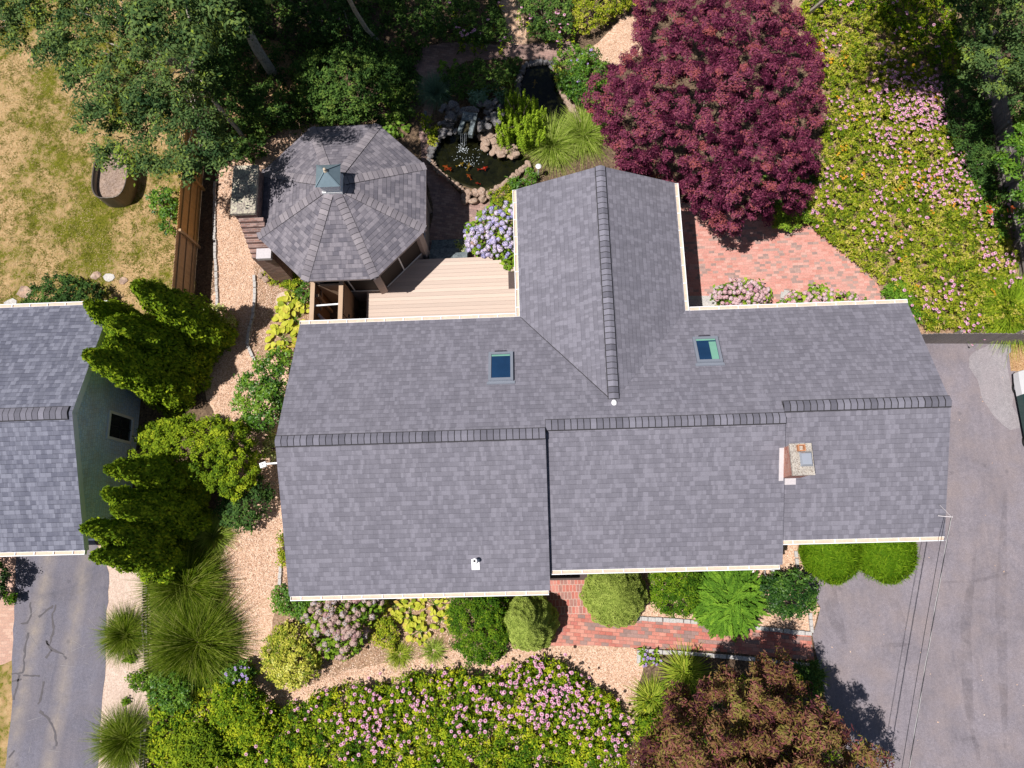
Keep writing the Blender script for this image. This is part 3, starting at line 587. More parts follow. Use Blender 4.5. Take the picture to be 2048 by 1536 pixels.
sheet('straw_verge', [(2016, 686), (2120, 686), (2120, 800), (2012, 800)], 0.012, L['straw'], wob=0.02)
CRK = [[(61, 1205), (62, 1232), (55, 1245), (42, 1247)], [(58, 1265), (50, 1300), (48, 1345), (24, 1348)], [(47, 1350), (80, 1352)], [(112, 1208), (105, 1235), (108, 1260), (100, 1290), (92, 1282), (104, 1300), (120, 1305), (134, 1318)],
       [(104, 1300), (92, 1316)], [(80, 1422), (98, 1438), (110, 1460), (113, 1492)], [(40, 1350), (28, 1400)], [(108, 1210), (78, 1234)], [(24, 1362), (44, 1358)], [(30, 1500), (18, 1515)], [(88, 1362), (82, 1400), (76, 1408)]]
Q = []
for c in CRK:
    p = PA(c, 0.0); q = []
    for a, b in zip(p[:-1], p[1:]):
        k = max(2, int(np.linalg.norm(b - a) / 0.10)); q += [a + (b - a) * s / k + np.append(rng.normal(0, .012, 2), 0) for s in range(k)]
    q = np.array(q + [p[-1]]); q[:, 2] = 0.0205
    t = unit(np.gradient(q, axis=0)); s = np.stack([-t[:, 1], t[:, 0], t[:, 2] * 0], 1) * (0.038 * rng.uniform(.5, 1.3, len(q)))[:, None]
    Q.append(np.stack([q[:-1] + s[:-1], q[:-1] - s[:-1], q[1:] - s[1:], q[1:] + s[1:]], 1))
tagit(mesh('driveway_crack', np.concatenate(Q, 0), L['crack']), kind='structure')
# pond
POND = [(862, 330), (868, 300), (885, 280), (905, 268), (945, 265), (968, 300), (1000, 322), (1042, 315), (1062, 322), (1048, 345), (1010, 366), (975, 382), (945, 378), (915, 368), (888, 350)]
POND2 = [(1040, 148), (1058, 132), (1098, 132), (1112, 150), (1116, 185), (1130, 215), (1134, 250), (1092, 275), (1050, 268), (1040, 190)]
for pp in (POND, POND2):
    sheet('pond_bed', pp, 0.03, L['pondbed']); sheet('pond_water', pp, 0.24, L['water'])

# ------------------------------------------------------------------ building helpers
def planeuv(V, q, uo=0.0, vo=0.0):
    q = np.asarray(q, float); n = unit(np.cross(q[1] - q[0], q[2] - q[0])); n = n if n[2] > 0 else -n
    u = unit(np.cross([0, 0, 1.0], n)); v = np.cross(n, u); v = v if v[2] > 0 else -v
    return np.stack([V @ u + uo, V @ v + vo], -1)
def roofpart(name, quads, parent, mat, trim, th=0.13, label=None):
    Vs, uvs, mi = [], [], []
    for q in quads:
        s = slab(q, th); Vs.append(s); uvs.append(planeuv(s, q)); mi += [0] + [1] * 5
    o = mesh(name, np.concatenate(Vs), [mat, trim], parent, uv=np.concatenate(uvs), mi=mi)
    if label: o['label'] = label
    return o
def capquads(a, b, half, drop, step=0.185, lift=0.05, lap=0.014, gap=.024, edge=.024):
    a = np.asarray(a, float); b = np.asarray(b, float); d = b - a; n = max(1, int(np.linalg.norm(d) / step)); d = d / n; du = unit(d)
    s = unit(np.cross(d, [0, 0, 1.0])); Q, T, M = [], [], []; up = np.array([0, 0, 1.0])
    def off(k, sg): return s * half * k * sg - up * drop * half * k * (1 if k > .31 else .6)
    for sg in (1, -1):                                   # dark vent body
        w1 = s * (half + edge) * sg - up * drop * (half + edge); z = up * (lift - .012)
        top = [a + z, b + z, b + w1 + z, a + w1 + z]; dn = up * (lift + .01)
        side = [a + w1 + z, b + w1 + z, b + w1 + z - dn, a + w1 + z - dn]
        Q += [top if sg > 0 else [top[1], top[0], top[3], top[2]], side]; T += [0, 0]; M += [1, 1]
    for e in (a, b): Q.append([e + s * (half + edge) - up * drop * (half + edge), e + up * lift, e - s * (half + edge) - up * drop * (half + edge), e - up * .1]); T.append(0); M.append(1)
    for i in range(n):
        p0 = a + d * i + du * gap * .5 + up * (lift + lap); p1 = a + d * (i + 1) - du * gap * .5 + up * (lift + .004)
        t = np.clip(rng.normal(.5, .3), 0, 1)
        for sg in (1, -1):
            m0 = off(.3, sg); e0 = off(1, sg)
            q = [p0, p1, p1 + m0, p0 + m0]; q2 = [p0 + m0, p1 + m0, p1 + e0, p0 + e0]
            if sg < 0: q, q2 = [q[1], q[0], q[3], q[2]], [q2[1], q2[0], q2[3], q2[2]]
            Q += [q, q2]; T += [t, t]; M += [0, 0]
    return np.array(Q), T, M
def ridgecap(parent, a, b, half=0.15, drop=0.4, mat='cap', **kw):
    Q, T, M = capquads(a, b, half, drop, **kw)
    return mesh('ridge_cap', Q, [L[mat], L['vent_edge']], parent, tint=T, mi=M)
def gutter(parent, a, b, out, hang=0.62):
    a = np.asarray(a, float); b = np.asarray(b, float); o = np.asarray(out, float); d = unit(b - a); z = np.array([0, 0, 1.0])
    def seg(o0, o1, z0, z1, p=a, q=b):
        B = []
        for pp in (p, q):
            B.append([pp + o * o0 + z * z0, pp + o * o1 + z * z0, pp + o * o1 + z * z1, pp + o * o0 + z * z1])
        A, C = np.array(B[0]), np.array(B[1]); r = [A, C[::-1]]
        for i in range(4):
            j = (i + 1) % 4; r.append(np.array([A[i], C[i], C[j], A[j]]))
        return np.array(r)
    W = [seg(0.002, 0.012, -0.12, -0.01), seg(0.012, 0.105, -0.12, -0.108), seg(0.105, 0.130, -0.12, -0.006)]
    W += [seg(0.002, 0.13, -0.122, -0.004, a - d * .012, a), seg(0.002, 0.13, -0.122, -0.004, b, b + d * .012)]
    k = int(np.linalg.norm(b - a) / hang)
    for i in range(k):
        p = a + d * (hang * (i + .5)); W.append(seg(0.012, 0.105, -0.03, -0.014, p - d * .014, p + d * .014))
    g = mesh('gutter', np.concatenate(W), L['white'], parent)
    mesh('leaf_litter', seg(0.013, 0.104, -0.107, -0.045, a + d * .01, b - d * .01), L['gut_in'], g)
    return g
def boxuv(B):
    uv = np.zeros(B.shape[:2] + (2,))
    for i, q in enumerate(B):
        n = np.abs(np.cross(q[1] - q[0], q[2] - q[0])); k = n.argmax()
        uv[i] = q[:, [1, 2]] if k == 0 else q[:, [0, 2]] if k == 1 else q[:, [0, 1]]
    return uv

# ------------------------------------------------------------------ the house
h = HOUSE; SL = (h['zLR'] - h['zN']) / (h['YN'] - h['YLR'])
def zn(y): return h['zN'] + SL * (h['YN'] - y)
house = thing('house', 'long grey shingled house with crossing wing and three stepped ridges', 'house', (2.2, 3.0, 0))
XL, XM, XMR, XR, YN = h['XL'], h['XM'], h['XMR'], h['XR'], h['YN']
W = []
for x0, x1, ys, yr, zr, zs in ((XL + .3, XM - .02, h['YLS'] + .4, h['YLR'], h['zLR'], h['zLS']), (XM - .02, XMR - .2, h['YMS'] + .4, h['YMR'], h['zMR'], h['zMS']), (XMR - .2, XR - .3, h['YRS'] + .4, h['YRR'], h['zRR'], h['zRS'])):
    yn = YN - .4; t = 0.17
    s1 = (zr - zs) / (yr - ys + .4); zs2 = zs + s1 * .4 - t; zn2 = zn(yn) - t; zr2 = zr - t
    W += [np.array([[x0, ys, 0], [x1, ys, 0], [x1, ys, zs2], [x0, ys, zs2]]), np.array([[x1, yn, 0], [x0, yn, 0], [x0, yn, zn2], [x1, yn, zn2]])]
    for x in (x0, x1):
        W += [np.array([[x, ys, 0], [x, yr, 0], [x, yr, zr2], [x, ys, zs2]]), np.array([[x, yr, 0], [x, yn, 0], [x, yn, zn2], [x, yr, zr2]])]
wx0, wx1, wc, wy = h['XWw'] + .35, h['XWe'] - .35, h['XWc'], h['YW'] - .25
sw = (h['zW'] - h['zN']) / (wc - h['XWw']); zw = h['zN'] + sw * .35 - .17; zc2 = h['zW'] - .17
W += [np.array([[wx0, wy, 0], [wx0, YN - .4, 0], [wx0, YN - .4, zw], [wx0, wy, zw]]), np.array([[wx1, YN - .4, 0], [wx1, wy, 0], [wx1, wy, zw], [wx1, YN - .4, zw]]),
      np.array([[wc, wy, 0], [wx0, wy, 0], [wx0, wy, zw], [wc, wy, zc2]]), np.array([[wx1, wy, 0], [wc, wy, 0], [wc, wy, zc2], [wx1, wy, zw]])]
mesh('wall', np.array(W), L['wall'], house)
roofpart('roof_slope', [[(XL, YN, h['zN']), (XL, h['YLR'], h['zLR']), (XM, h['YLR'], h['zLR']), (XM, YN, h['zN'])],
                  [(XM, YN, h['zN']), (XM, h['YMR'], zn(h['YMR'])), (XMR, h['YMR'], zn(h['YMR'])), (XMR, YN, h['zN'])],
                  [(XMR, YN, h['zN']), (XMR, h['YRR'], zn(h['YRR'])), (XR, h['YRR'], zn(h['YRR'])), (XR, YN, h['zN'])]], house, L['roof'], L['white'], label='long rear roof slope with both skylights')
roofpart('roof_slope', [[(XL, h['YLS'], h['zLS']), (XM, h['YLS'], h['zLS']), (XM, h['YLR'], h['zLR']), (XL, h['YLR'], h['zLR'])]], house, L['roof'], L['white'], label='large front roof slope with the vent pipe')
roofpart('roof_slope', [[(XM + .003, h['YMS'], h['zMS']), (XMR, h['YMS'], h['zMS']), (XMR, h['YMR'], h['zMR']), (XM + .003, h['YMR'], h['zMR'])]], house, L['roof'], L['white'], label='middle front roof slope beside the chimney')
roofpart('roof_slope', [[(XMR + .003, h['YRS'], h['zRS']), (XR, h['YRS'], h['zRS']), (XR, h['YRR'], h['zRR']), (XMR + .003, h['YRR'], h['zRR'])]], house, L['roof'], L['white'], label='short front roof slope carrying the chimney')
yE = YN - (h['zW'] - h['zN']) / SL
roofpart('wing_roof_slope', [[(h['XWw'], h['YW'], h['zN'] + .004), (h['XWw'], YN, h['zN'] + .004), (wc, yE, h['zW'] + .004), (wc, h['YW'], h['zW'] + .004)]], house, L['roof'], L['white'], label='lighter wing slope facing the deck')
roofpart('wing_roof_slope', [[(h['XWe'], YN, h['zN'] + .004), (h['XWe'], h['YW'], h['zN'] + .004), (wc, h['YW'], h['zW'] + .004), (wc, yE, h['zW'] + .004)]], house, L['roof'], L['white'], label='darker wing slope facing the patio')
ridgecap(house, (XL, h['YLR'], h['zLR']), (XM, h['YLR'], h['zLR']))
ridgecap(house, (XM, h['YMR'], h['zMR']), (XMR, h['YMR'], h['zMR']))
ridgecap(house, (XMR, h['YRR'], h['zRR']), (XR, h['YRR'], h['zRR']))
ridgecap(house, (wc, h['YW'], h['zW']), (wc, yE + .1, h['zW']), drop=0.45)
gutter(house, (XL + .05, h['YLS'], h['zLS']), (XM - .06, h['YLS'], h['zLS']), (0, -1, 0))
gutter(house, (XM + .05, h['YMS'], h['zMS']), (XMR - .1, h['YMS'], h['zMS']), (0, -1, 0))
gutter(house, (XMR + .03, h['YRS'], h['zRS']), (XR - .02, h['YRS'], h['zRS']), (0, -1, 0))
gutter(house, (XL, YN, h['zN']), (h['XWw'] - .16, YN, h['zN']), (0, 1, 0))
gutter(house, (h['XWe'] + .16, YN, h['zN']), (XR, YN, h['zN']), (0, 1, 0))
gutter(house, (h['XWw'], YN + .02, h['zN']), (h['XWw'], h['YW'] - .03, h['zN']), (-1, 0, 0))
gutter(house, (h['XWe'], YN + .02, h['zN']), (h['XWe'], h['YW'] - .03, h['zN']), (1, 0, 0))
mesh('valley_seam', beam((h['XWw'] + .02, YN - .02, h['zN'] + .012), (wc - .12, yE + .12, h['zW'] - .035), .018, .012), L['vent_edge'], house)
# white sealant dome at the wing ridge end
c = np.array([wc, yE - .02, h['zW'] + .02]); s = sphere(3) * np.array([.085, .10, .06]) + c
mesh('ridge_end_cap', s, L['white'], house, smooth=True)
# skylights
def onN(x, y, u, v, n):
    vd = unit(np.array([0, 1.0, -SL])); nd = unit(np.array([0, SL, 1.0]))
    return np.array([x, y, zn(y)]) + np.multiply.outer(u, [1.0, 0, 0]) + np.multiply.outer(v, vd) + np.multiply.outer(n, nd)
def lbox(x, y, u0, u1, v0, v1, n0, n1):
    B = box(u0, u1, v0, v1, n0, n1); return onN(x, y, B[..., 0], B[..., 1], B[..., 2])
for (sx, sy, sw_, sh_, k) in ((-1.02, 5.51, 0.76, 1.08, 0), (5.36, 5.86, 0.78, 0.98, 1)):
    W = [lbox(sx, sy, -sw_ / 2, -sw_ / 2 + .085, -sh_ / 2, sh_ / 2, 0, .10), lbox(sx, sy, sw_ / 2 - .085, sw_ / 2, -sh_ / 2, sh_ / 2, 0, .10),
         lbox(sx, sy, -sw_ / 2 + .085, sw_ / 2 - .085, -sh_ / 2, -sh_ / 2 + .085, 0, .098), lbox(sx, sy, -sw_ / 2 + .085, sw_ / 2 - .085, sh_ / 2 - .085, sh_ / 2, 0, .098),
         lbox(sx, sy, -sw_ / 2 - .05, sw_ / 2 + .05, -sh_ / 2 - .10, -sh_ / 2 - .004, 0, .03)]
    s = mesh('skylight', np.concatenate(W), L['skyframe'], house)
    s['label'] = ('skylight with solid blue glass beside the deck', 'skylight with a green lit shaft beside the patio')[k]
    mesh('glass', lbox(sx, sy, -sw_ / 2 + .086, sw_ / 2 - .086, -sh_ / 2 + .086, sh_ / 2 - .086, 0.02, .075), L['skyglass'], s)
    mesh('solar_strip', lbox(sx, sy, -.19, .17, sh_ / 2 + .004, sh_ / 2 + .06, 0.0, .08), L['skydark'], s)
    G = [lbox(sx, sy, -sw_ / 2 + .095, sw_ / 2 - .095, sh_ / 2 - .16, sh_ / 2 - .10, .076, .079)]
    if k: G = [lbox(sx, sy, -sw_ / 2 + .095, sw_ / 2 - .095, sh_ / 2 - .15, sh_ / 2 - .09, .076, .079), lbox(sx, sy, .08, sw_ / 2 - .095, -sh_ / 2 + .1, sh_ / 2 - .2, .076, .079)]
    mesh('lit_shaft', np.concatenate(G), L['skygreen'], s)  # lit green shaft under the glass, painted as strips on top of it
# brick chimney of the house
cx0, cx1, cy0, cy1, ct = 7.13, 7.75, 1.84, 2.74, 4.78
B = box(cx0 + .03, cx1 - .03, cy0 + .03, cy1 - .03, 3.3, ct - .07)
ch = mesh('chimney', B, L['chim'], house, uv=boxuv(B))
mesh('cement_crown', cat(slab([(cx0, cy0, ct), (cx1, cy0, ct), (cx1, cy1, ct), (cx0, cy1, ct)], .07)), L['crownc'], ch)
fx, fy = 7.42, 2.60
mesh('flue', cat(box(fx - .1, fx - .075, fy - .09, fy + .09, ct, ct + .14), box(fx + .075, fx + .1, fy - .09, fy + .09, ct, ct + .14), box(fx - .075, fx + .075, fy - .09, fy - .065, ct, ct + .14), box(fx - .075, fx + .075, fy + .065, fy + .09, ct, ct + .14)), L['terra'], ch)
a, b_, z0, z1 = (7.32, 2.07), (7.66, 2.48), ct + .16, ct + .22
o4 = [(a[0], a[1]), (b_[0], a[1]), (b_[0], b_[1]), (a[0], b_[1])]; i4 = [(a[0] + .04, a[1] + .05), (b_[0] - .04, a[1] + .05), (b_[0] - .04, b_[1] - .05), (a[0] + .04, b_[1] - .05)]
Q = [[(*p, z1) for p in i4]] + [[(*o4[i], z0), (*o4[(i + 1) % 4], z0), (*i4[(i + 1) % 4], z1), (*i4[i], z1)] for i in range(4)] + [[(*p, z0) for p in o4[::-1]]]
for p in o4: Q += list(beam((p[0] * .9 + 7.49 * .1, p[1] * .9 + 2.275 * .1, ct), (p[0] * .9 + 7.49 * .1, p[1] * .9 + 2.275 * .1, z0), .02, .02, (1, 0, 0)))
mesh('chimney_cap', np.array(Q), L['steel'], ch)
def zm(y): return h['zMR'] - (h['zMR'] - h['zMS']) / (h['YMR'] - h['YMS']) * (h['YMR'] - y)
def zrr(y): return h['zRR'] - (h['zRR'] - h['zRS']) / (h['YRR'] - h['YRS']) * (h['YRR'] - y)
fl = slab([(cx0 - .10, cy0 - .06, zm(cy0 - .06) + .03), (cx0 + .03, cy0 - .06, zm(cy0 - .06) + .03), (cx0 + .03, cy1 - .04, zm(cy1 - .04) + .03), (cx0 - .10, cy1 - .04, zm(cy1 - .04) + .03)], .03)
f2 = slab([(XMR + .02, cy0 - .16, zrr(cy0 - .16) + .03), (cx1 - .16, cy0 - .16, zrr(cy0 - .16) + .03), (cx1 - .16, cy0 + .02, zrr(cy0 + .02) + .03), (XMR + .02, cy0 + .02, zrr(cy0 + .02) + .03)], .03)
mesh('flashing', cat(fl, f2), L['lead'], ch)
# vent pipe on the front slope
def zl(y): return h['zLR'] - (h['zLR'] - h['zLS']) / (h['YLR'] - h['YLS']) * (h['YLR'] - y)
p = P(950, 1122, 3.35)
vp = mesh('vent_pipe', cat(cyl(p, .06, zl(p[1]) - .05, zl(p[1]) + .30, 12), cyl(p, .095, zl(p[1]) + .01, zl(p[1]) + .09, 12, .065), cyl(p, .075, zl(p[1]) + .26, zl(p[1]) + .31, 12)), L['white'], house); mesh('opening', cyl(p, .038, zl(p[1]) + .305, zl(p[1]) + .313, 10), L['vent_edge'], vp)
mesh('flashing', slab([(p[0] - .12, p[1] - .26, zl(p[1] - .26) + .012), (p[0] + .12, p[1] - .26, zl(p[1] - .26) + .012), (p[0] + .12, p[1] + .05, zl(p[1] + .05) + .012), (p[0] - .12, p[1] + .05, zl(p[1] + .05) + .012)], .012), L['white'], vp)
# floodlight bracket on the gable, downspouts, service head
a = P(552, 922, 2.9); b_ = P(531, 928, 2.6)
mesh('floodlight', cat(beam((XL + .3, a[1], 2.75), b_, .05, .05), beam(b_ + np.array([-.16, -.06, 0]), b_ + np.array([.03, .0, 0]), .16, .12), cyl(b_ + np.array([-.1, -.02, 0]), .035, b_[2] + .05, b_[2] + .1, 10)), L['white'], house)
mesh('downspout', cat(beam((XL + .25, h['YLS'] + .25, 2.6), (XL + .25, h['YLS'] + .25, 0.1), .08, .06, (1, 0, 0)), beam((XL + .25, h['YLS'] + .25, .12), (XL - .25, h['YLS'] + .40, .08), .08, .06)), L['white'], house)
mesh('downspout', cat(beam((XMR - .25, h['YMS'] + .3, 2.6), (XMR - .25, h['YMS'] + .3, 0.1), .08, .06, (1, 0, 0)), beam((XMR - .22, h['YMS'] + .3, .12), (XMR - .1, h['YMS'] - .3, .08), .08, .06)), L['white'], house)
mp = P(1903, 1034, 3.45)
mesh('service_bracket', cat(beam((XR - .3, mp[1] + .05, 3.35), mp, .022, .022), beam((XR - .28, mp[1] + .35, 3.5), mp, .010, .010), cyl(mp, .02, mp[2] - .03, mp[2] + .04, 8)), L['lead'], house)
mesh('door_step', box(XM + .05, XM + 1.55, -1.02, -.2, 0.02, .10), L['mat'], house)
# overhead cables
for x0, x1, mt, r, lb in ((0, 0, 'cable_w', .013, 'thick pale twisted overhead cable crossing the wide driveway'), (-.17, -.2, 'cable_b', .008, 'thin black overhead cable running inside the pale twisted one')):
    a = mp + np.array([x0, -.02, -.03]); b_ = P(1822, 1536, 3.55) + np.array([x1, 0, 0]); d = b_ - a
    s = np.linspace(0, 1.6, 80)[:, None]; q = a + d * s; q[:, 2] += (1.2 * (s[:, 0] - 0) * (s[:, 0] - 1.6)) * .12
    if mt == 'cable_w':
        u = s[:, 0] * 26
        V = [tube(q + np.stack([np.cos(u + ph), u * 0, np.sin(u + ph)], 1) * .009, .0065, 4, False) for ph in (0, 2.1, 4.2)]
        o = mesh('overhead_cable', np.concatenate(V), [L['cable_w'], L['cable_b']], mi=[0] * len(V[0]) + [1] * len(V[1]) + [1] * len(V[2]))
    else: o = mesh('overhead_cable', tube(q, r, 5, False), L[mt])
    tagit(o, lb, 'cable')

# ------------------------------------------------------------------ deck, steps, outdoor shower
DZ = 0.9
y1 = P(852, 515, DZ)[1]; ye = P(1008, 540, DZ)[1]; xe1 = P(962, 515, DZ)[0]; x0d, x1d = -5.95, h['XWw'] + .34; ys = YN - .39
dk = thing('deck', 'raised peach plank deck between the gazebo and the house', 'deck', (-3.2, 8.8, 0))
Q, T = [], []; y = ys + .01
while y < y1 - .1:
    xe = x1d if y < ye else xe1 + (x1d - .45 - xe1) * max(0, (y1 - y) / (y1 - ye))
    cutx = x0d
    Q.append(box(cutx, xe, y, y + .137, DZ - .03, DZ)); T += [rng.random()] * 6; y += .1425
mesh('boards', np.concatenate(Q), L['deck'], dk, tint=T)
mesh('joists', cat(box(x0d + .02, xe1 - .05, ys + .02, y1 - .12, DZ - .22, DZ - .034)), L['deck_under'], dk)
for px, py in ((-4.0, y1 - .2), (xe1 - .1, y1 - .2), (-.8, ys + .9), (-4, ys + .3)): mesh('post', box(px - .05, px + .05, py - .05, py + .05, 0, DZ - .22), L['deck_under'], dk)
m = P(1029, 560, DZ)
tagit(mesh('doormat', box(m[0] - .22, x1d - .01, m[1] - .33, m[1] + .33, DZ + .002, DZ + .022), L['mat']), 'dark brown doormat at the wing wall on the deck', 'doormat')
st = thing('garden_steps', 'dark stone steps going down from the deck to the garden path', 'steps', (-3.1, y1 + .5, 0))
for i in range(4): mesh('step', box(-3.72, -2.32, y1 - .03 + .27 * i, y1 - .03 + .27 * (i + 1) - .006, 0.01, DZ - .2 * (i + 1)), L['slate'], st)

GZ = np.array([-6.36, 11.77]); AP = 2.88; EZ, AZ = 3.0, 4.22
sh = thing('outdoor_shower', 'open topped tan wooden outdoor shower stall beside the gazebo', 'shower stall', (-6.7, 8.1, 0))
sxa, sxb = P(624, 600, 2.3)[0], P(681, 600, 2.3)[0]; sy0, sy1 = YN - .38, GZ[1] - 2.6
for x in (sxa, sxb):
    wl = mesh('wall_panel', box(x - .05, x + .05, sy0, sy1, 0, 2.24), L['brownwood'], sh)
    mesh('top_cap', box(x - .075, x + .075, sy0, sy1, 2.243, 2.30), L['tanwood'], wl)
mesh('rail', beam((sxa + .06, P(650, 610, 2.2)[1], 2.15), (sxb - .06, P(650, 608, 2.2)[1], 2.15), .05, .05), L['white'], sh)
mesh('floor', box(sxa + .06, sxb - .06, sy0, sy1, .3, .36), L['deck_under'], sh)
mesh('back_panel', cat(box(sxa + .1, sxb - .06, sy1 - .1, sy1 - .04, .36, 2.1), box(sxa + .06, sxa + .16, sy1 - .5, sy1 - .4, .36, 2.1), box(sxa + .06, sxa + .12, sy1 - .8, sy1 - .1, 1.5, 1.6)), L['tanwood'], sh)
ym = (sy0 + sy1) / 2 - .1
dr = mesh('door', box(sxb + .055, sxb + .085, ym, sy1 - .08, .93, 2.2), L['brownwood'], sh)
mesh('handle', box(sxb + .088, sxb + .12, ym + .08, ym + .2, 1.5, 1.56), L['vent_edge'], dr)
mesh('side_panel', box(sxb + .055, sxb + .08, sy0, ym - .035, .93, 2.2), L['brownwood'], sh)
b0 = np.array([sxa + .12, ym + .1, 1.95]); b1 = np.array([sxb - .12, sy0 + .15, .45])
tagit(mesh('folded_umbrella', tube([b0, b0 * .7 + b1 * .3, b1], [.05, .10, .07], 9), L['canvas']), 'rolled grey canvas umbrella leaning inside the wooden shower stall', 'umbrella')
b0 = np.array([sxa + .45, ym + .25, .9]); b1 = np.array([sxb - .16, ym - .25, .9])
tagit(mesh('rolled_mat', tube([b0, b1], [.06, .06], 9), L['tanwood']), 'short tan roll lying in the shadowy shower stall', 'rolled mat')

# ------------------------------------------------------------------ gazebo
gz = thing('gazebo', 'eight sided screened gazebo with brown grey shingled roof and cupola', 'gazebo', (GZ[0], GZ[1], 0))
RC = AP / math.cos(math.pi / 8); ang = [math.pi / 8 + k * math.pi / 4 for k in range(8)]
def gp(r, a, z): return np.array([GZ[0] + r * math.cos(a), GZ[1] + r * math.sin(a), z])
quads = []
for k in range(8):
    a0, a1 = ang[k], ang[(k + 1) % 8]; quads.append([gp(RC, a0, EZ), gp(RC, a1, EZ), gp(.12, a1, AZ - .05), gp(.12, a0, AZ - .05)])
Vs, uvs, mi = [], [], []
for k, q in enumerate(quads):
    s = slab(q, .10); Vs.append(s); uvs.append(planeuv(s, q, k * 3.7, 0)); mi += [0] + [1] * 5
mesh('roof', np.concatenate(Vs), [L['roofg'], L['gaz_wall']], gz, uv=np.concatenate(uvs), mi=mi)
for a in ang: 
    Q, T, M = capquads(gp(RC - .02, a, EZ), gp(.35, a, AZ - .13), .15, .17, .17, .020, .010, .013, .004)
    mesh('hip_cap', Q, [L['capg'], L['vent_edge']], gz, tint=T, mi=M)
cb = P(662, 372, 4.15); CX, CY = GZ[0], GZ[1]
cu = mesh('cupola', cat(box(CX - .30, CX + .30, CY - .30, CY + .30, 3.9, 4.62), box(CX - .34, CX + .34, CY - .34, CY + .34, 4.62, 4.66), box(CX - .33, CX + .33, CY - .33, CY + .33, 3.9, 4.18)), L['white'], gz)
e = .39; zc = 4.665
Q = [[(CX - e, CY - e, zc), (CX + e, CY - e, zc), (CX + .05, CY - .05, zc + .3), (CX - .05, CY - .05, zc + .3)], [(CX + e, CY - e, zc), (CX + e, CY + e, zc), (CX + .05, CY + .05, zc + .3), (CX + .05, CY - .05, zc + .3)],
     [(CX + e, CY + e, zc), (CX - e, CY + e, zc), (CX - .05, CY + .05, zc + .3), (CX + .05, CY + .05, zc + .3)], [(CX - e, CY + e, zc), (CX - e, CY - e, zc), (CX - .05, CY - .05, zc + .3), (CX - .05, CY + .05, zc + .3)]]
Q = np.array(Q, float)
for sx in (-1, 1):
    for sy in (-1, 1): Q = cat(Q, beam((CX + sx * e, CY + sy * e, zc + .01), (CX + sx * .05, CY + sy * .05, zc + .31), .03, .03))
mesh('cupola_roof', Q, L['verdigris'], cu)
mesh('finial', cat(cyl((CX, CY), .07, zc + .3, zc + .35, 10, .05), sphere(3) * .05 + np.array([CX, CY, zc + .40])), L['gold'], cu)
RW = 2.50 / math.cos(math.pi / 8)
for k in range(8):
    a0, a1 = ang[k], ang[(k + 1) % 8]; p0, p1 = gp(RW, a0, 0), gp(RW, a1, 0); d = unit(p1 - p0)
    mesh('post', cat(beam(gp(RW - .02, a0, 0), gp(RW - .02, a0, 2.72), .26, .26, (math.cos(a0), math.sin(a0), 0))), L['gaz_wall'], gz)
    z = lambda v: np.array([0, 0, v]); q0, q1 = p0 + d * .16, p1 - d * .16; mid = (q0 + q1) / 2
    mesh('wall_panel', beam(q0 + z(.47), q1 + z(.47), .08, .94), L['gaz_wall'], gz); mesh('header', beam(q0 + z(2.74), q1 + z(2.74), .1, .2), L['gaz_wall'], gz)
    sc_ = mesh('screen', beam(q0 + z(1.8), q1 + z(1.8), .02, 1.67), L['screen'], gz)
    mesh('frame', cat(beam(q0 + z(.985), q1 + z(.985), .06, .05), beam(mid + z(1.02), mid + z(2.63), .05, .05, d), beam(q0 + z(2.60), q1 + z(2.60), .06, .05)), L['white'], sc_)
# stone chimney beside the gazebo
B0 = P(460, 428, 3.75); B1 = P(513, 327, 3.75); bx0, by0, bx1, by1 = B0[0], B0[1], B1[0], P(513, 329, 3.75)[1]
bx1 = P(513, 380, 3.75)[0]
bc = thing('brick_chimney', 'broad brown brick chimney with lichen covered stone top beside the gazebo', 'chimney', ((bx0 + bx1) / 2, (by0 + by1) / 2, 0))
B = cat(box(bx0 + .05, bx1 - .05, by0 + .04, by1 - .04, 0, 3.62))
for i in range(8): B = cat(B, box(bx0 + .12 + .02 * i, bx1 + .12, by0 + .04 - .13 * (i + 1), by0 + .037 - .13 * i, 0, 3.35 - .13 * i))
mesh('shaft', B, L['dchim'], bc, uv=boxuv(B))
n3 = (by1 - by0) / 3
for i in range(3): mesh('cap_slab', box(bx0, bx1, by0 + n3 * i, by0 + n3 * (i + 1) - .012, 3.623, 3.75), L['lichen'], bc)
mesh('flashing', box(bx1 - .35, bx1 + .16, by0 - 1.12, by0 - .75, 2.45, 2.62), L['lead'], bc)

# ------------------------------------------------------------------ neighbour's house
nx, ny, nzr, nze = -14.29, 4.48, 3.96, 2.6
nb = thing('house', 'neighbouring house with bluish grey roof and green shingled gable', 'house', (-20, ny, 0))
roofpart('roof_slope', [[(-28, .33, nze), (nx, .33, nze), (nx, ny, nzr), (-28, ny, nzr)]], nb, L['roofn'], L['trim_n'], label='front roof slope above the cracked driveway')
roofpart('roof_slope', [[(nx, 8.5, nze), (-28, 8.5, nze), (-28, ny, nzr), (nx, ny, nzr)]], nb, L['roofn'], L['trim_n'], label='rear roof slope beside the lawn')
ridgecap(nb, (-28, ny, nzr), (nx - .12, ny, nzr), .19, .33)
gutter(nb, (-28, .33, nze), (nx, .33, nze), (0, -1, 0)); gutter(nb, (-28, 8.5, nze), (nx, 8.5, nze), (0, 1, 0))
wx = nx - .16
W = np.array([[[wx, .7, 0], [wx, ny, 0], [wx, ny, nzr - .14], [wx, .7, nze - .02]], [[wx, ny, 0], [wx, 8.13, 0], [wx, 8.13, nze - .02], [wx, ny, nzr - .14]],
              [[-28, .7, 0], [wx, .7, 0], [wx, .7, nze - .02], [-28, .7, nze - .02]], [[wx, 8.13, 0], [-28, 8.13, 0], [-28, 8.13, nze - .02], [wx, 8.13, nze - .02]]], float)
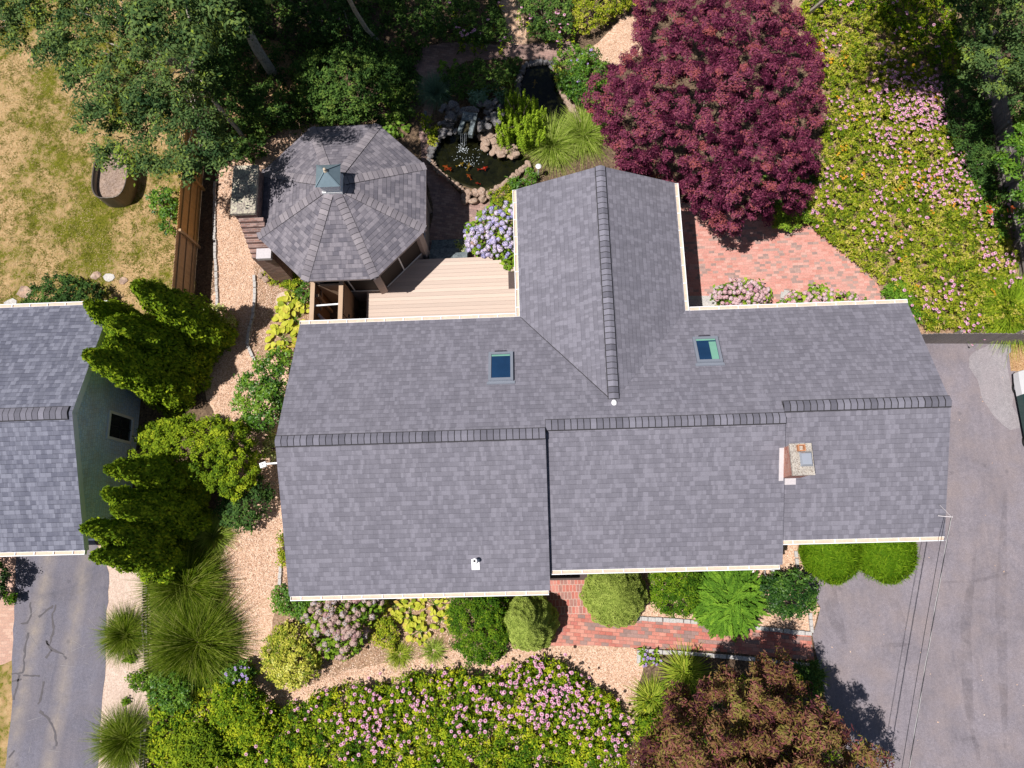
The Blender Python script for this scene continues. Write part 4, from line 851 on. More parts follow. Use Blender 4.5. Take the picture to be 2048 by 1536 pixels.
mesh('wall', W, L['wall_n'], nb, uv=boxuv(W))
mesh('rake_board', cat(beam((nx - .05, .33, nze - .20), (nx - .05, ny, nzr - .20), .05, .16), beam((nx - .05, 8.5, nze - .20), (nx - .05, ny, nzr - .20), .05, .16)), L['trim_n'], nb)
wn = mesh('window', cat(box(wx + .003, wx + .05, 4.0, 4.09, .42, 1.85), box(wx + .003, wx + .05, 4.88, 4.97, .42, 1.85), box(wx + .003, wx + .05, 4.09, 4.88, 1.76, 1.85), box(wx + .003, wx + .08, 4.09, 4.88, .42, .50)), L['white'], nb)
mesh('pane', cat(box(wx + .002, wx + .022, 4.09, 4.88, .50, 1.76)), L['pane'], wn)
mesh('sash', cat(box(wx + .023, wx + .035, 4.09, 4.88, 1.11, 1.15), box(wx + .023, wx + .035, 4.47, 4.50, .50, 1.76)), L['vent_edge'], wn)
mesh('awning_bracket', cat(beam((wx, 3.72, .5), (wx + .75, 3.68, .45), .14, .1)), L['brownwood'], nb)

# ------------------------------------------------------------------ fences
def fence(name, label, px, hgt, mats, picket=.105, gap=.0, rails=(.3, 1.2), sub=2.4, back=1, thick=.02, category='fence'):
    p = PA(px, 0.0); r = thing(name, label, category, p[0])
    dist = np.cumsum([0] + [np.linalg.norm(b - a) for a, b in zip(p[:-1], p[1:])]); tot = dist[-1]
    at = lambda s: np.array([np.interp(s, dist, p[:, i]) for i in range(3)])
    k = max(1, int(round(tot / sub)))
    for i in range(k):
        s0, s1 = tot * i / k, tot * (i + 1) / k; m = int((s1 - s0) / (picket + gap)); Q, T = [], []
        for j in range(m):
            s = s0 + (s1 - s0) * (j + .5) / m; a = at(s); d = unit(at(min(s + .05, tot)) - at(max(s - .05, 0))); hh = hgt + rng.normal(0, .012)
            rt = math.atan2(d[1], d[0]); wd = (s1 - s0) / m - gap - .004
            b = box(-wd / 2, wd / 2, -thick / 2, thick / 2, .03, hh - wd * .35); tp = np.array([[[-wd / 2, -thick / 2, hh - wd * .35], [wd / 2, -thick / 2, hh - wd * .35], [wd * .18, -thick / 2, hh], [-wd * .18, -thick / 2, hh]],
                [[wd / 2, thick / 2, hh - wd * .35], [-wd / 2, thick / 2, hh - wd * .35], [-wd * .18, thick / 2, hh], [wd * .18, thick / 2, hh]], [[-wd * .18, -thick / 2, hh], [wd * .18, -thick / 2, hh], [wd * .18, thick / 2, hh], [-wd * .18, thick / 2, hh]]])
            Q.append(xf(cat(b, tp), rt, a)); T += [rng.random()] * 9
        mt = mats[min(i * len(mats) // k, len(mats) - 1)]
        mesh('panel', np.concatenate(Q), L[mt], r, tint=T)
        d = unit(at(s1) - at(s0)); nn = np.array([-d[1], d[0], 0]) * back
        for zr in rails: mesh('rail', beam(at(s0) + nn * (thick / 2 + .022) + [0, 0, zr], at(s1) + nn * (thick / 2 + .022) + [0, 0, zr], .04, .09), L[mt], r, tint=[.2] * 6)
        mesh('post', beam(at(s0) + nn * .09, at(s0) + nn * .09 + np.array([0, 0, hgt - .05]), .09, .09, (1, 0, 0)), L[mt], r, tint=[.3] * 6)
    return r
fence('wooden_fence', 'orange brown board fence between the dry lawn and mulch path', [(412, 270), (404, 380), (393, 520), (384, 640), (376, 740)], 1.62, ['fence', 'fence', 'fence_old', 'fence_old'], .11, .0, (.35, .85, 1.35), 2.3, 1)
fence('weathered_fence', 'weathered grey fence along the far edge of the meadow bed', [(1950, 90), (1967, 217), (1985, 320), (2000, 388), (2022, 465), (2036, 535), (2045, 600)], 1.35, ['greyfence'], .14, .01, (.4, 1.0), 2.0, -1)
fence('weathered_fence', 'weathered grey board fence between the meadow bed and driveway', [(1770, 690), (1850, 687), (1950, 687), (2120, 690)], 1.25, ['greyfence'], .15, .012, (.4, 1.0), 2.4, 1)
fence('picket_fence', 'low dark picket fence beside the fountain grasses', [(302, 1100), (298, 1180), (297, 1250), (301, 1310), (302, 1345)], .42, ['greyfence'], .055, .03, (.2,), 1.6, 1, .02)
fence('picket_fence', 'low dark picket fence at the photo bottom beside the sandy strip', [(296, 1455), (293, 1500), (290, 1620)], .42, ['greyfence'], .055, .03, (.2,), 1.6, 1, .02)

# ------------------------------------------------------------------ planter tank, lamp, stones, pond things, car
def oval(rx, ry, z, n=36, e=0.62):
    a = np.linspace(0, 2 * np.pi, n, endpoint=False); c, s = np.cos(a), np.sin(a)
    return np.stack([np.sign(c) * np.abs(c) ** e * rx, np.sign(s) * np.abs(s) ** (e * 1.25) * ry, np.full(n, z)], 1)
tk = P(243, 368, 0); tk[2] = 0
tn = thing('stock_tank_planter', 'oval bronze corrugated metal planter filled with soil on the lawn', 'planter', tk)
zs_ = np.linspace(.02, .78, 27); rings = [oval(.68 + .016 * math.sin(i * 2.1), 1.02 + .016 * math.sin(i * 2.1), zz) for i, zz in enumerate(zs_)]
rings += [oval(.70, 1.04, .80), oval(.655, .995, .80), oval(.645, .985, .3)]
j = (np.arange(36) + 1) % 36
mesh('tank', np.concatenate([np.stack([a, a[j], b[j], b], 1) for a, b in zip(rings[:-1], rings[1:])]) + tk, L['tank'], tn, smooth=True)
o = oval(.645, .985, .52) + tk; c = tk + np.array([0, 0, .55])
mesh('soil', np.array([[c, o[i], o[(i + 1) % 36], o[(i + 2) % 36]] for i in range(0, 36, 2)]), L['soil'], tn)
lp = P(1077, 352, 0)
lm = thing('path_light', 'small white capped garden light standing beside the pond grass', 'garden light', lp)
mesh('post', cyl(lp, .03, 0, .6, 10), L['white'], lm); mesh('lamp', cyl(lp, .06, .6, .72, 12), L['gold'], lm); mesh('cap', cyl(lp, .11, .72, .77, 14, .05), L['white'], lm)
bk = P(1534, 1146, 0)
bu = thing('bucket', 'white round bucket behind the holly at the gutter end', 'bucket', bk)
rr = [(.15, .02), (.18, .36), (.19, .36), (.165, .345), (.14, .06)]
a = np.linspace(0, 2 * np.pi, 20, endpoint=False); R = [np.stack([np.cos(a) * r, np.sin(a) * r, a * 0 + z], 1) + bk for r, z in rr]; j = (np.arange(20) + 1) % 20
mesh('body', np.concatenate([np.stack([p, p[j], q[j], q], 1) for p, q in zip(R[:-1], R[1:])]), L['white'], bu, smooth=True)
hp = np.array([[bk[0] + .185 * math.cos(t), bk[1] - .02 - .12 * math.sin(t), .36 + .10 * math.sin(t)] for t in np.linspace(0, np.pi, 12)])
mesh('handle', tube(hp, .008, 5), L['steel'], bu)
# white stake in the shade
a, b_ = P(688, 22, 1.2), P(703, 66, 0.25)
tagit(mesh('garden_stake', beam(b_, a, .05, .05), L['palebark']), 'pale wooden stake leaning among the shaded plants', 'stake')
for (x, y, s, rz) in ((762, 140, .5, .2), (792, 156, .55, -.35)):
    p = P(x, y, 0); o = mesh('flagstone', xf(box(-s / 2, s / 2, -s * .35, s * .35, 0.01, .06), rz, p), L['slate'])
    tagit(o, 'grey slate slab beside the shaded brick path', 'flagstone', 'slate slabs near the shaded path')
for (x, y, r, lb) in ((570, 601, .34, 'round tan stepping stone in the bed beside the gazebo'), ):
    p = P(x, y, 0); tagit(mesh('stepping_stone', cyl(p, r, .014, .055, 20), L['sand']), lb, 'stepping stone')
# lawn flagstones
for k, (x, y, rx, lb, mt) in enumerate(((192, 551, .2, 'pinkish flagstone in the lawn nearest the fence row', 'stone'), (218, 556, .22, 'palest white flagstone on the dry lawn', 'granite'), (247, 562, .18, 'dusty flagstone half hidden beside the arborvitae top', 'stone'), (50, 584, .3, 'pink round flagstone left of the dark yew', 'stone'), (22, 609, .28, 'white flagstone beside the neighbour gutter', 'granite'))):
    p = P(x, y, 0); a = np.linspace(0, 2 * np.pi, 9, endpoint=False); rr = rx * rng.uniform(.8, 1.15, 9); t = np.stack([p[0] + rr * np.cos(a), p[1] + rr * .8 * np.sin(a)], 1)
    sheet('flagstone', t, .004, L[mt], kind=None, world=True, label=lb, th=.03, cat_='flagstone')

def rockmesh(seed, mat):
    r = np.random.default_rng(seed); V = sphere(4); p = V.reshape(-1, 3)
    f = np.zeros(len(p))
    for k in range(5):
        d = unit(r.normal(0, 1, 3)); f += r.uniform(.05, .16) * np.sin(p @ d * r.uniform(2, 6) + r.uniform(0, 6))
    p = p * (1 + f)[:, None]; p = np.sign(p) * np.abs(p) ** .8
    return meshdata('rock', p.reshape(V.shape), L[mat], smooth=False)
ROCK = {m: [rockmesh(i + 10 * j, m) for i in range(5)] for j, m in enumerate(('stone', 'greystone'))}
def rock(px, py, s, z, mat, label, group, flat=.5, name='pond_stone', category='stone'):
    p = P(px, py, z); o = bpy.data.objects.new(name, ROCK[mat][rng.integers(5)]); COL.objects.link(o)
    o.location = p; o.scale = (s * rng.uniform(.8, 1.3), s * rng.uniform(.7, 1.1), s * flat * rng.uniform(.8, 1.2)); o.rotation_euler = (rng.normal(0, .12), rng.normal(0, .12), rng.uniform(0, 6.3))
    return tagit(o, label, category, group)
def along(pl, step):
    p = np.array(pl, float); out = []; d = np.cumsum([0] + [np.linalg.norm(b - a) for a, b in zip(p[:-1], p[1:])])
    for s in np.arange(0, d[-1], step): out.append((np.interp(s, d, p[:, 0]), np.interp(s, d, p[:, 1])))
    return out
for x, y in along([(856, 318), (880, 345), (905, 366), (935, 384), (955, 392)], 8.5): rock(x + rng.normal(0, .8), y + rng.normal(0, .8), .095, .22, 'stone', 'sunlit pinkish stone in the row edging the lower pond', 'stones edging the lower pond', .9)
for x, y in ((932, 393), (950, 385), (965, 398), (962, 384), (978, 390), (948, 402), (930, 403)): rock(x, y, .17, .16, 'stone', 'large tan boulder at the foot of the lower pond', 'boulders at the pond foot', .7)
for x, y in along([(985, 383), (1008, 368), (1028, 353), (1048, 336), (1060, 325)], 9): rock(x, y, .12, .22, 'stone', 'pale stone on the grassy side of the lower pond', 'stones on the grassy pond side', .8)
for x, y in along([(858, 322), (862, 300), (875, 282), (885, 262)], 9): rock(x, y, .12, .25, 'greystone', 'shaded dark stone beside the path at the lower pond', 'shaded stones beside the path', .8)
for x, y in sample([(955, 270), (985, 250), (1010, 270), (1035, 300), (1035, 312), (1000, 316), (970, 300)], 46): rock(x, y, rng.uniform(.08, .17), rng.uniform(.2, .4), 'stone', 'sunlit flat stone on the bank below the green yew', 'stones on the sunny pond bank', .45)
for x, y in sample([(872, 215), (930, 200), (1000, 205), (1010, 250), (960, 262), (950, 232), (915, 232), (912, 265), (880, 270), (868, 245)], 64): rock(x, y, rng.uniform(.08, .18), rng.uniform(.3, .8), 'greystone', 'blue grey shaded stone in the waterfall mound', 'stones of the waterfall mound', .55)
for x, y in along([(1034, 190), (1038, 150), (1052, 130), (1078, 124), (1100, 126), (1118, 148), (1122, 180), (1134, 205), (1150, 225), (1160, 245)], 9.5): rock(x, y, .13, .28, 'greystone' if x < 1110 else 'stone', 'rough stone in the ring round the upper pond', 'stones round the upper pond', .8)
for x, y in ((1197, 237), (1205, 250), (1190, 258), (1215, 262), (1120, 172), (1166, 178)): rock(x, y, .15, .1, 'stone', 'stray pinkish stone beside the purple maple', 'stray stones beside the maple', .6)
for x, y in ((527, 540), (520, 552), (532, 558), (543, 535), (556, 528)): rock(x, y, .13, .08, 'stone', 'pale rock in the bed below the gazebo', 'rocks in the gazebo bed', .6, 'garden_rock', 'rock')
wf = thing('waterfall', 'slate waterfall chute spilling into the lower pond', 'waterfall', P(935, 250, 0))
zf = .95
mesh('top_slab', slab([P(923, 240, zf + .1), P(952, 240, zf + .1), P(955, 226, zf + .12), P(926, 223, zf + .12)], .09), L['slate'], wf)
mesh('side_slab', slab([P(915, 262, zf), P(922, 264, zf), P(931, 240, zf + .05), P(922, 240, zf + .05)], .22), L['slate'], wf)
mesh('side_slab', slab([P(936, 269, zf), P(944, 270, zf), P(951, 242, zf + .05), P(942, 240, zf + .05)], .22), L['slate'], wf)
mesh('channel', slab([P(922, 266, zf - .14), P(936, 269, zf - .14), P(942, 240, zf - .08), P(931, 240, zf - .08)], .06), L['pondbed'], wf)
Q = []
for k in range(9):
    a = P(923 + k * 1.4, 266, zf - .13); b_ = P(922 + k * 1.3 + rng.normal(0, .6), 291 + rng.normal(0, 2), .26); q = [a, a * .65 + b_ * .35 + np.array([0, 0, .18]), b_]
    if k in (0, 2, 5, 6, 8): Q.append(tube(q, .006, 4, False))
mesh('falling_water', np.concatenate(Q), L['foam'], wf)
n = 120; p = np.stack([rng.normal(0, 1, n), rng.normal(0, 1, n)], 1); fc = np.where(rng.random((n, 1)) < .45, p * [5, 4] + [926, 297], p * [17, 13] + [940, 318]); fc = fc[inpoly(fc, POND)]
C = PA(fc, .252); V = leaves(C, np.tile([0, 0, 1.0], (len(C), 1)) + rng.normal(0, .25, (len(C), 3)), .034, .022)
tagit(mesh('water_foam', V, L['foam']), kind='stuff', label='white bubbles floating below the waterfall')
def koi(px, py, ln, rot, mat, label):
    p = P(px, py, .20); s = sphere(4); x = s[..., 0].copy()
    b = s * np.array([ln / 2, ln * .15, ln * .12]) * 1.0; k = np.where(x < 0, 1 + x * .62, 1 - .1 * x)[..., None]; b[..., 1:] *= k
    b[..., 1] += .10 * ln * x ** 2
    r = thing('koi_fish', label, 'fish', p); r.rotation_euler = (0, 0, rot)
    put('body', meshdata('koi_body', b, L[mat], smooth=True), r)
    t = ln / 2
    Q = np.array([[[-t * .85, .1 * ln, 0], [-t * 1.5, .1 * ln + t * .35, .01], [-t * 1.3, .1 * ln, .005], [-t * 1.5, .1 * ln - t * .3, .01]]])
    put('tail_fin', meshdata('koi_tail', Q, L[mat]), r)
    F_ = np.array([[[t * .35, s_ * ln * .13, 0], [t * .15, s_ * ln * .30, -.01], [t * .0, s_ * ln * .27, -.01], [t * .1, s_ * ln * .12, 0]] for s_ in (-1, 1)])
    put('side_fins', meshdata('koi_fins', F_, L[mat]), r)
for a in ((893, 334, .34, 2.6, 'orange', 'orange koi with dark back in the shadowy corner of the pond'), (898, 338, .26, .4, 'red', 'red koi swimming beside an orange one under the bubbles'), (922, 329, .30, .5, 'yellow', 'gold koi nearest the waterfall foam'),
          (938, 332, .30, 1.3, 'yellow', 'gold koi pointing straight up the pond'), (968, 337, .36, .3, 'red', 'longest red koi in the open water'), (938, 352, .28, 2.2, 'orange', 'orange koi near the row of edging stones'),
          (955, 366, .18, 2.9, 'red', 'smallest red koi at the pond foot'), (1070, 166, .34, 1.4, 'yellow', 'pale orange koi alone in the dark upper pond')): koi(*a)

def pavers(pl, z, size, mat, label, group, name='edging_stone', gap=.012):
    pts = PA(pl, 0.0); d = np.cumsum([0] + [np.linalg.norm(b - a) for a, b in zip(pts[:-1], pts[1:])]); me = None
    for s in np.arange(0, d[-1] - size[0] * .5, size[0] + gap):
        m = s + size[0] / 2; p = [np.interp(m, d, pts[:, i]) for i in range(2)]; q = [np.interp(m + .02, d, pts[:, i]) for i in range(2)]; q0 = [np.interp(m - .02, d, pts[:, i]) for i in range(2)]
        rt = math.atan2(q[1] - q0[1], q[0] - q0[0])
        if me is None: me = meshdata(name, box(-size[0] / 2, size[0] / 2, -size[1] / 2, size[1] / 2, 0, size[2]), L[mat])
        o = put(name, me, None, (p[0] + rng.normal(0, .006), p[1] + rng.normal(0, .006), z)); o.rotation_euler = (0, 0, rt + rng.normal(0, .03)); o.scale = (rng.uniform(.92, 1.04), rng.uniform(.9, 1.08), rng.uniform(.9, 1.1))
        tagit(o, label, 'edging stone', group)
pavers([(1240, 1234), (1300, 1238), (1400, 1244), (1500, 1254), (1620, 1267)], .02, (.22, .13, .10), 'granite', 'granite block in the edging between the brick walk and shrubs', 'granite edging on the shrub side')
pavers([(1282, 1300), (1400, 1308), (1500, 1317), (1636, 1332)], .02, (.22, .12, .10), 'granite', 'granite block in the edging between the brick walk and maple bed', 'granite edging on the maple side')
pavers([(1277, 1300), (1277, 1322)], .02, (.2, .12, .10), 'granite', 'granite block turning the corner at the mulch path', 'granite edging corner')
pavers([(1618, 1225), (1622, 1262)], .02, (.2, .1, .10), 'granite', 'granite block between the holly and driveway', 'granite edging near the holly')
pavers([(1590, 1102), (1596, 1160)], .02, (.22, .1, .08), 'granite', 'pale edging block between the mulch strip and mounded yew', 'edging near the mounded yews')
pavers([(510, 552), (511, 590), (508, 630), (500, 660), (496, 690), (510, 722)], .016, (.24, .11, .09), 'granite', 'pale block in the curved edging of the gazebo bed', 'curved edging of the gazebo bed')
pavers([(431, 365), (430, 430), (431, 500), (434, 560), (436, 640)], .016, (.26, .10, .07), 'granite', 'pale block edging the mulch path beside the board fence', 'edging beside the board fence')
pavers([(563, 1132), (560, 1165)], .016, (.2, .1, .08), 'granite', 'pale block edging the mulch at the house corner', 'edging at the house corner')
pavers([(1425, 578), (1462, 572)], .02, (.26, .16, .05), 'granite', 'pale slab behind the patio hydrangea nearest the wing', 'pale slabs near the wing')
pavers([(1562, 612), (1566, 585), (1592, 590)], .02, (.26, .16, .05), 'granite', 'pale slab between the two patio hydrangeas', 'pale slabs between the hydrangeas')
sheet('concrete_pad', [(1372, 592), (1432, 592), (1432, 640), (1372, 640)], .03, L['granite'])
pavers([(852, 225), (855, 260)], .02, (.3, .1, .1), 'slate', 'slate block beside the shaded path', 'slate edging of the shaded path')
pavers([(803, 228), (796, 222)], .02, (.25, .08, .1), 'slate', 'slate block near the green hostas', 'slate edging near the hostas')

# parked car at the frame edge
cp = P(2012, 743, .4); cp = np.array([cp[0] + 1.12, cp[1] - 1.5, 0]); CR = 0.0
car = thing('parked_car', 'small dark green car with white tail and bumper parked at the driveway edge', 'car', cp); car.scale = (1, .70, 1)
prof = [(-2.15, .35, .70), (-2.1, .75, .80), (-1.6, .90, .86), (-1.25, .96, .88), (.9, .98, .88), (1.6, .98, .88), (2.05, .92, .84), (2.15, .40, .74)]   # y, top z, half width
Q = []
def ringc(y, z, wv): return np.array([[-wv * .96, -y, .28], [wv * .96, -y, .28], [wv, -y, .5 * z + .14], [wv * .93, -y, z], [-wv * .93, -y, z], [-wv, -y, .5 * z + .14]])
rs = [ringc(-y, z, wv) for y, z, wv in prof]
for a, b in zip(rs[:-1], rs[1:]):
    for i in range(6): k = (i + 1) % 6; Q.append([a[i], a[k], b[k], b[i]])
for r_ in (rs[0], rs[-1]): Q += [[r_[0], r_[1], r_[2], r_[5]], [r_[5], r_[2], r_[3], r_[4]]]
Q = np.array(Q); put('body', meshdata('car_body', Q, [L['cargreen'], L['carwhite']], mi=(Q[..., 1].mean(1) > 1.2).astype(int)), car)
cab = [(-.55, .99, .80), (.80, 1.42, .68), (1.55, 1.45, .68), (2.0, .985, .80)]
def rc(y, z, wv): return np.array([[-wv, y, z], [wv, y, z]])
cr = [rc(*c_) for c_ in cab]
put('roof', meshdata('car_roof', slab([(-.82, .78, 1.46), (.82, .78, 1.46), (.82, 1.6, 1.48), (-.82, 1.6, 1.48)], .06), L['carwhite']), car)
def wq(a, b): return np.array([[a[0], a[1], b[1], b[0]]])
put('windscreen', meshdata('car_windscreen', wq(cr[0], cr[1]), L['carglass']), car)
put('rear_window', meshdata('car_rear_window', wq(cr[2], cr[3]), L['carglass']), car)
for i in (0, 1): put('side_window', meshdata('car_side_window', np.array([[cr[0][i], cr[1][i], cr[2][i], cr[3][i]]]), L['carglass']), car)
for s_ in (-1, 1): put('stripe', meshdata('car_stripe', slab([(s_ * .74 - .06, -2.05, .84), (s_ * .74 + .06, -2.05, .84), (s_ * .82 + .05, -.9, .998), (s_ * .82 - .05, -.9, .998)], .02), L['carwhite']), car)
put('bumper', meshdata('car_bumper', box(-.78, .78, -2.24, -2.1, .38, .55), L['carwhite']), car)
for sx in (-1, 1):
    put('headlight', meshdata('car_headlight', box(sx * .58 - .12, sx * .58 + .12, -2.16, -2.08, .58, .70), L['steel']), car)
    put('mirror', meshdata('car_mirror', box(sx * .95 - .1, sx * .95 + .1, -.62, -.52, .95, 1.08), L['cargreen']), car)
    for y in (-1.35, 1.35):
        wh = put('wheel', meshdata('car_wheel', tube([(sx * .68 - .1, y, .31), (sx * .68 + .1, y, .31)], .30, 16), L['tyre']), car)
        put('rim', meshdata('car_rim', tube([(sx * .68 - .105, y, .31), (sx * .68 + .105, y, .31)], .17, 12), L['steel']), wh)

# ------------------------------------------------------------------ trees
def limb(a, b, r0, r1, sag=.12, n=6, wig=.08):
    s = np.linspace(0, 1, n)[:, None]; q = a + (b - a) * s; ln = np.linalg.norm(b - a)
    q[1:-1] += rng.normal(0, wig * ln * .25, (n - 2, 3)); q[:, 2] += np.sin(s[:, 0] * np.pi) * sag * ln
    return tube(q, np.linspace(r0, r1, n), 6, False)
def tree(name, label, poly, zlo, ztop, base, fork, mat, ln, wd, bark='bark', group=None, cov=2.2, clump=.4, nl=26, r0=.16, category='tree', **kw):
    r = thing(name, label, category, (base[0], base[1], 0), group)
    V, t, C = foliage(poly, zlo, ztop, ln, wd, cov, clump, **kw)
    mesh('crown', V, L[mat], r, tint=t)
    base = np.array([base[0], base[1], 0.0]); fork = np.asarray(fork, float)
    tk = mesh('trunk', limb(base, fork, r0, r0 * .7, 0, 5, .03), L[bark], r)
    Q = []; ks = rng.choice(len(C), min(nl, len(C)), replace=False)
    for i in ks:
        m = fork + (C[i] - fork) * .5 + np.array([0, 0, .15]); Q += [limb(fork, m, r0 * .45, r0 * .25, .04), limb(m, C[i], r0 * .25, .012, .03)]
        for j in np.argsort(np.linalg.norm(C - C[i], axis=1))[1:4]: Q.append(limb(m * .4 + C[i] * .6, C[j], r0 * .13, .007, .03, 4))
    mesh('limb', np.concatenate(Q), L[bark], r)
    return r
def crownpts(c, rad, n, nc, clump):
    d = unit(rng.normal(0, 1, (nc, 3))); C = c + d * np.array(rad) * (rng.random((nc, 1)) ** .33)
    i = rng.integers(0, nc, n); e = unit(rng.normal(0, 1, (n, 3)))
    return C[i] + e * clump * rng.random((n, 1)) ** .4, e
def talltree(label, base, c, rad, n, ln, wd, r0, mat='oak', nc=90, lobe=None):
    r = thing('tall_tree', label, 'tree', (base[0], base[1], 0))
    p, e = crownpts(np.array(c, float), rad, n, nc, 1.0)
    if lobe:
        p2_, e2_ = crownpts(np.array(lobe[0]), lobe[1], lobe[2], 22, .42); p, e, n = np.concatenate([p, p2_]), np.concatenate([e, e2_]), n + lobe[2]
    szk = np.where(np.arange(n) >= len(p) - (lobe[2] if lobe else 0), .5, 1.0)[:, None]; mesh('crown', leaves(p, e + [0, 0, .5], ln * szk, wd * szk * np.where(szk < 1, .8, 1)), L[mat], r, tint=np.clip(rng.normal(.45, .25, n), 0, 1))
    f = np.array([c[0], c[1], c[2] - rad[2] * .5]); b = np.array([base[0], base[1], 0.0])
    mesh('trunk', limb(b, f, r0, r0 * .6, 0, 8, .02), L['palebark'], r)
    Q = [limb(f, np.array(c) + unit(rng.normal(0, 1, 3)) * np.array(rad) * .85, r0 * .4, .02) for _ in range(14)]
    if lobe: Q.append(limb(f, np.array(lobe[0]), r0 * .35, .03))
    mesh('limb', np.concatenate(Q), L['palebark'], r)
b = P(548, 150); talltree('tall tree whose grey trunk rises from the shaded garden', b, (b[0] - .6, b[1] + .9, 11.3), (6.6, 3.2, 3.0), 13000, .26, .16, .2, lobe=(P(380, 42, 9.2), (1.6, .9, .6), 3800))
b = P(758, 84); talltree('tall tree standing where the garden shade is deepest', b, (-6.3, 16.5, 11.2), (3.2, 2.1, 2.2), 9000, .24, .15, .09)
b = P(1612, 30); talltree('tall tree beyond the purple maple shading the meadow bed', b, (11.9, 17.1, 10.6), (2.7, 2.5, 2.0), 4200, .24, .15, .09, 'oak', 22)

OAK = [(-90, -90), (430, -90), (440, 60), (420, 200), (455, 260), (470, 330), (440, 350), (405, 330), (380, 372), (330, 345), (300, 352), (262, 330), (240, 312), (190, 318), (196, 305), (262, 292), (300, 262), (240, 255), (190, 262), (160, 262), (148, 205), (122, 140), (75, 118), (40, 88), (-90, 82)]
b = P(500, 292); tree('oak_tree', 'big open green oak reaching over the dry lawn and fence', OAK, 5.0, 7.2, b, (b[0] - .5, b[1] + .4, 4.0), 'oak', .125, .05, 'palebark', stretch=1.5, cov=3.1, clump=.33, nl=24, r0=.085, hole=.12, fall=150, tintspread=.34, world_scale=72)
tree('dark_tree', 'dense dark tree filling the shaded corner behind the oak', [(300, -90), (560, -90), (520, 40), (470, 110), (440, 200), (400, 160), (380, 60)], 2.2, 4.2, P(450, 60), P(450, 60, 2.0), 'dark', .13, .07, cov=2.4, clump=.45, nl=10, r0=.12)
PM = [(1270, -70), (1400, -90), (1560, -60), (1602, 30), (1642, 120), (1652, 230), (1640, 300), (1622, 380), (1598, 420), (1560, 428), (1512, 446), (1472, 476), (1440, 468), (1408, 438), (1392, 420), (1360, 392), (1330, 380), (1290, 352), (1240, 340), (1216, 282), (1184, 240), (1168, 192), (1198, 140), (1246, 112), (1272, 60)]
tree('purple_maple', 'large domed maple with deep purple leaves beside the wing', PM, 1.0, 5.2, (6.5, 15.2), (6.5, 15.2, 1.3), 'purple', .10, .036, cov=4.2, clump=.27, nl=14, r0=.06, maxn=170000, world_scale=64, up=.40, tintspread=.36, jit=.84, fall=170, hole=0, stretch=.5)
BM = [(1272, 1500), (1300, 1455), (1318, 1424), (1345, 1385), (1400, 1388), (1425, 1350), (1470, 1356), (1505, 1352), (1535, 1308), (1560, 1298), (1584, 1330), (1602, 1376), (1640, 1396), (1664, 1420), (1696, 1468), (1735, 1478), (1768, 1515), (1815, 1640), (1700, 1760), (1300, 1760), (1262, 1560)]
bc_ = P(1500, 1480, 4.0); tree('bronze_maple', 'bronze and green star leaved maple beside the brick walk', BM, 3.2, 6.2, bc_, (bc_[0], bc_[1], 1.1), 'bronze', .13, .036, cov=2.8, clump=.33, nl=22, r0=.07, maxn=90000, world_scale=66, up=.40, tintspread=.42, jit=.70, fall=120, hole=.25)
tree('oak_tree', 'leafy green tree with pale sunlit tips above the meadow fence', [(1885, -80), (2140, -80), (2140, 222), (2042, 206), (2002, 216), (1958, 186), (1928, 150), (1906, 92)], 3.4, 5.6, P(1960, 110), P(1960, 110, 2.6), 'oak', .115, .05, cov=3.4, clump=.34, nl=12, r0=.1, hole=0, fall=80, world_scale=72)
tree('oak_tree', 'leafy tree with a bare pale branch leaning over the grey fence', [(2008, 262), (2060, 228), (2140, 220), (2140, 500), (2052, 470), (2030, 410), (2010, 352), (1996, 318)], 2.4, 4.0, P(2030, 350), P(2040, 340, 1.8), 'laurel', .12, .055, 'palebark', cov=2.6, clump=.30, nl=14, r0=.07, hole=.05, fall=60, world_scale=66)

def thuja(top, hgt, R, label, group):
    t = P(*top, hgt - .1); b = np.array([t[0], t[1], 0]); r = thing('arborvitae', label, 'conifer', b, group)
    n = 9500; z = hgt * rng.random(n) ** 1.15; a = rng.uniform(0, 2 * np.pi, n); ph = rng.uniform(0, 6.28, 4)
    lump = 1 + .16 * np.sin(3 * a + z * 2.3 + ph[0]) + .13 * np.sin(5 * a - z * 4.1 + ph[1]) + .12 * np.sin(2 * a + z * 6.2 + ph[2])
    pr = lambda zz: R * np.clip(1 - (zz / hgt) ** 1.8, 0.0, 1) ** .75
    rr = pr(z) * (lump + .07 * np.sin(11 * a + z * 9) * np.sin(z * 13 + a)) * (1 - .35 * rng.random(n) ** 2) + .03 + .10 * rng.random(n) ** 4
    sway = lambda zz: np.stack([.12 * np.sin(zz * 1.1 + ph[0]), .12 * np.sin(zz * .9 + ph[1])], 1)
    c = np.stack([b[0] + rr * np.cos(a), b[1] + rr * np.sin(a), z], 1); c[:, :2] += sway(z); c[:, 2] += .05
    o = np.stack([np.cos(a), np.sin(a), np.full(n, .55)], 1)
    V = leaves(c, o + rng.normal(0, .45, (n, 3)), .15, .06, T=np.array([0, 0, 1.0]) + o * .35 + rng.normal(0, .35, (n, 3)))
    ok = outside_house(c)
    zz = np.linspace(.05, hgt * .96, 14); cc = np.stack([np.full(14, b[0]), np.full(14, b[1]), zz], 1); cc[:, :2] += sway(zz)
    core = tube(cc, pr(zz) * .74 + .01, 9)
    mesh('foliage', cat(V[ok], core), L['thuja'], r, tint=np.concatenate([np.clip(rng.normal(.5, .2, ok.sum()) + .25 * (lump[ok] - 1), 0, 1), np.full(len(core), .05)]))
    mesh('trunk', tube([b, b + [0, 0, hgt * .5]], [.07, .03], 6), L['bark'], r)
g1, g2 = 'arborvitae row behind the neighbour gable', 'arborvitae row beside the neighbour driveway'
